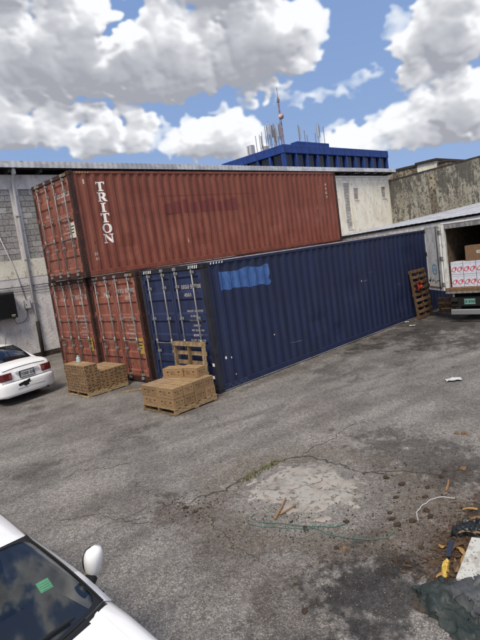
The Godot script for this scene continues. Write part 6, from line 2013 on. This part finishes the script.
	for i in lp.size():
		var p: Array = lp[i]
		single("dead_leaf", leaf_mesh(rng.randf_range(0.07, 0.14), rng.randf_range(0.015, 0.03), rng.randf_range(0.012, 0.035)), M["leaf%d" % (i % 3)], "dry brown leaf on the rubbish heap, " + lw[i], "leaf", Transform3D(Basis(Vector3.UP, rng.randf() * TAU) * Basis(Vector3.RIGHT, rng.randf_range(-0.3, 0.3)), Vector3(p[0], top_h(p[0], p[1]) + 0.014, p[1])), "dead leaves on the heap")
	# dry fronds and strips of bark
	var fw := ["longest, beside the white board", "curled over the black bag", "pale, above the blue strip", "at the top of the heap", "dark, under the grey sheet", "bent, left of the board", "short, by the yellow cloth", "split, near the bag", "at the right edge by the sheet", "thin, across the leaves"]
	var fp := [[6.70, 3.12, 0.30, 1.9], [6.62, 2.76, 0.24, 0.6], [6.56, 2.93, 0.22, 1.5], [6.44, 2.22, 0.26, 0.4], [6.56, 2.44, 0.30, 1.0], [6.68, 3.28, 0.20, 2.4], [6.64, 3.40, 0.16, 0.9], [6.46, 2.56, 0.18, 2.0], [6.60, 2.56, 0.26, 0.2], [6.62, 3.00, 0.20, 2.8]]
	for i in fp.size():
		var q: Array = fp[i]
		var fm := MB.new(false)
		var rw := []
		for k in 9:
			var u := k / 8.0 - 0.5
			var wd := 0.022 * (1.0 - 1.6 * absf(u)) + 0.004
			rw.append([Vector3(u * q[2], 0.05 * (0.25 - u * u) * 4.0 * 0.5, -wd + 0.02 * sin(u * 5.0)), Vector3(u * q[2], 0.05 * (0.25 - u * u) * 4.0 * 0.5 + 0.012, 0.02 * sin(u * 5.0)), Vector3(u * q[2], 0.05 * (0.25 - u * u) * 4.0 * 0.5, wd + 0.02 * sin(u * 5.0))])
		fm.grid(rw)
		single("dry_frond", fm.done(), M["leaf%d" % ((i + 2) % 3)], "strip of dry frond on the rubbish heap, " + fw[i], "frond", Transform3D(Basis(Vector3.UP, q[3]), Vector3(q[0], top_h(q[0], q[1]) + 0.012, q[1])), "dry fronds on the heap")
	var lm := MB.new()
	for k in 1500:
		var p := Vector2(rng.randfn(6.60, 0.15), rng.randfn(2.75, 0.42))
		if p.y > 3.5: continue
		var b := Basis(Vector3.UP, rng.randf() * TAU) * Basis(Vector3.RIGHT, rng.randf_range(-0.5, 0.5))
		var l := rng.randf_range(0.01, 0.04)
		var o := Vector3(p.x, top_h(p.x, p.y) + 0.008, p.y)
		lm.tri(o + b * Vector3(-l, 0, 0), o + b * Vector3(0, 0.004, l * 0.4), o + b * Vector3(l, 0, 0))
		lm.tri(o + b * Vector3(-l, 0, 0), o + b * Vector3(l, 0, 0), o + b * Vector3(0, 0.002, -l * 0.4))
	var li := single("leaf_litter", lm.done(), M.leaf1, "shredded brown leaf litter over the rubbish heap", "leaf litter")
	li.set_meta("kind", "stuff")

func rubbish_sheet(label: String, m: Material, c: Vector2, half: Vector2, turn: float, height: float, sd: int):
	var n2 := FastNoiseLite.new(); n2.seed = sd + 1; n2.frequency = 2.2; n2.fractal_octaves = 3
	var r := RandomNumberGenerator.new(); r.seed = sd
	var creases := []
	for k in 9: creases.append([Vector2.from_angle(r.randf() * TAU), r.randf_range(9.0, 30.0), r.randf() * TAU, r.randf_range(0.006, 0.02)])
	var rows := []
	var N := 72
	for i in N + 1:
		var row := []
		for j in N + 1:
			var u := i / float(N) * 2.0 - 1.0; var v := j / float(N) * 2.0 - 1.0
			var q := Vector2(u * sqrt(1.0 - v * v * 0.35), v * sqrt(1.0 - u * u * 0.35))
			var p := Vector2(q.x * half.x, q.y * half.y).rotated(turn)
			p += Vector2(n2.get_noise_2d(p.x * 2.0 + 9.0, p.y * 2.0), n2.get_noise_2d(p.x * 2.0, p.y * 2.0 + 9.0)) * minf(half.x, half.y) * 0.5
			var e := maxf(absf(u), absf(v))
			var W := c + p
			var fall := 1.0 - smoothstep(0.62, 1.0, e)
			var f := 0.0
			var wob := n2.get_noise_2d(W.x * 1.3, W.y * 1.3) * 3.0
			for k in creases:
				var t: float = W.dot(k[0]) * k[1] + k[2] + wob
				f += k[3] * pow(1.0 - absf(sin(t)), 2.2)
			var y := top_h(W.x, W.y) + 0.010 + fall * height + (f - 0.03) * (0.3 + 0.7 * fall) + 0.01 * n2.get_noise_2d(W.x * 5.0, W.y * 5.0)
			row.append(Vector3(W.x, maxf(y, top_h(W.x, W.y) + 0.006), W.y))
		rows.append(row)
	var mb := MB.new(false)
	mb.grid(rows)
	var called: String = {31: "green_tarpaulin", 37: "grey_tarpaulin", 41: "plastic_bag", 43: "plastic_sheet", 47: "yellow_cloth"}[sd]
	single(called, mb.done(), m, label, called.replace("_", " "))

func _ready():
	rng.seed = 1
	setup_view()
	make_materials()
	build_ground()
	build_warehouse()
	build_background()
	build_containers()
	build_truck_and_things()

func build_truck_and_things():
	build_pallets()
	build_truck()
	build_cars()
	build_litter()
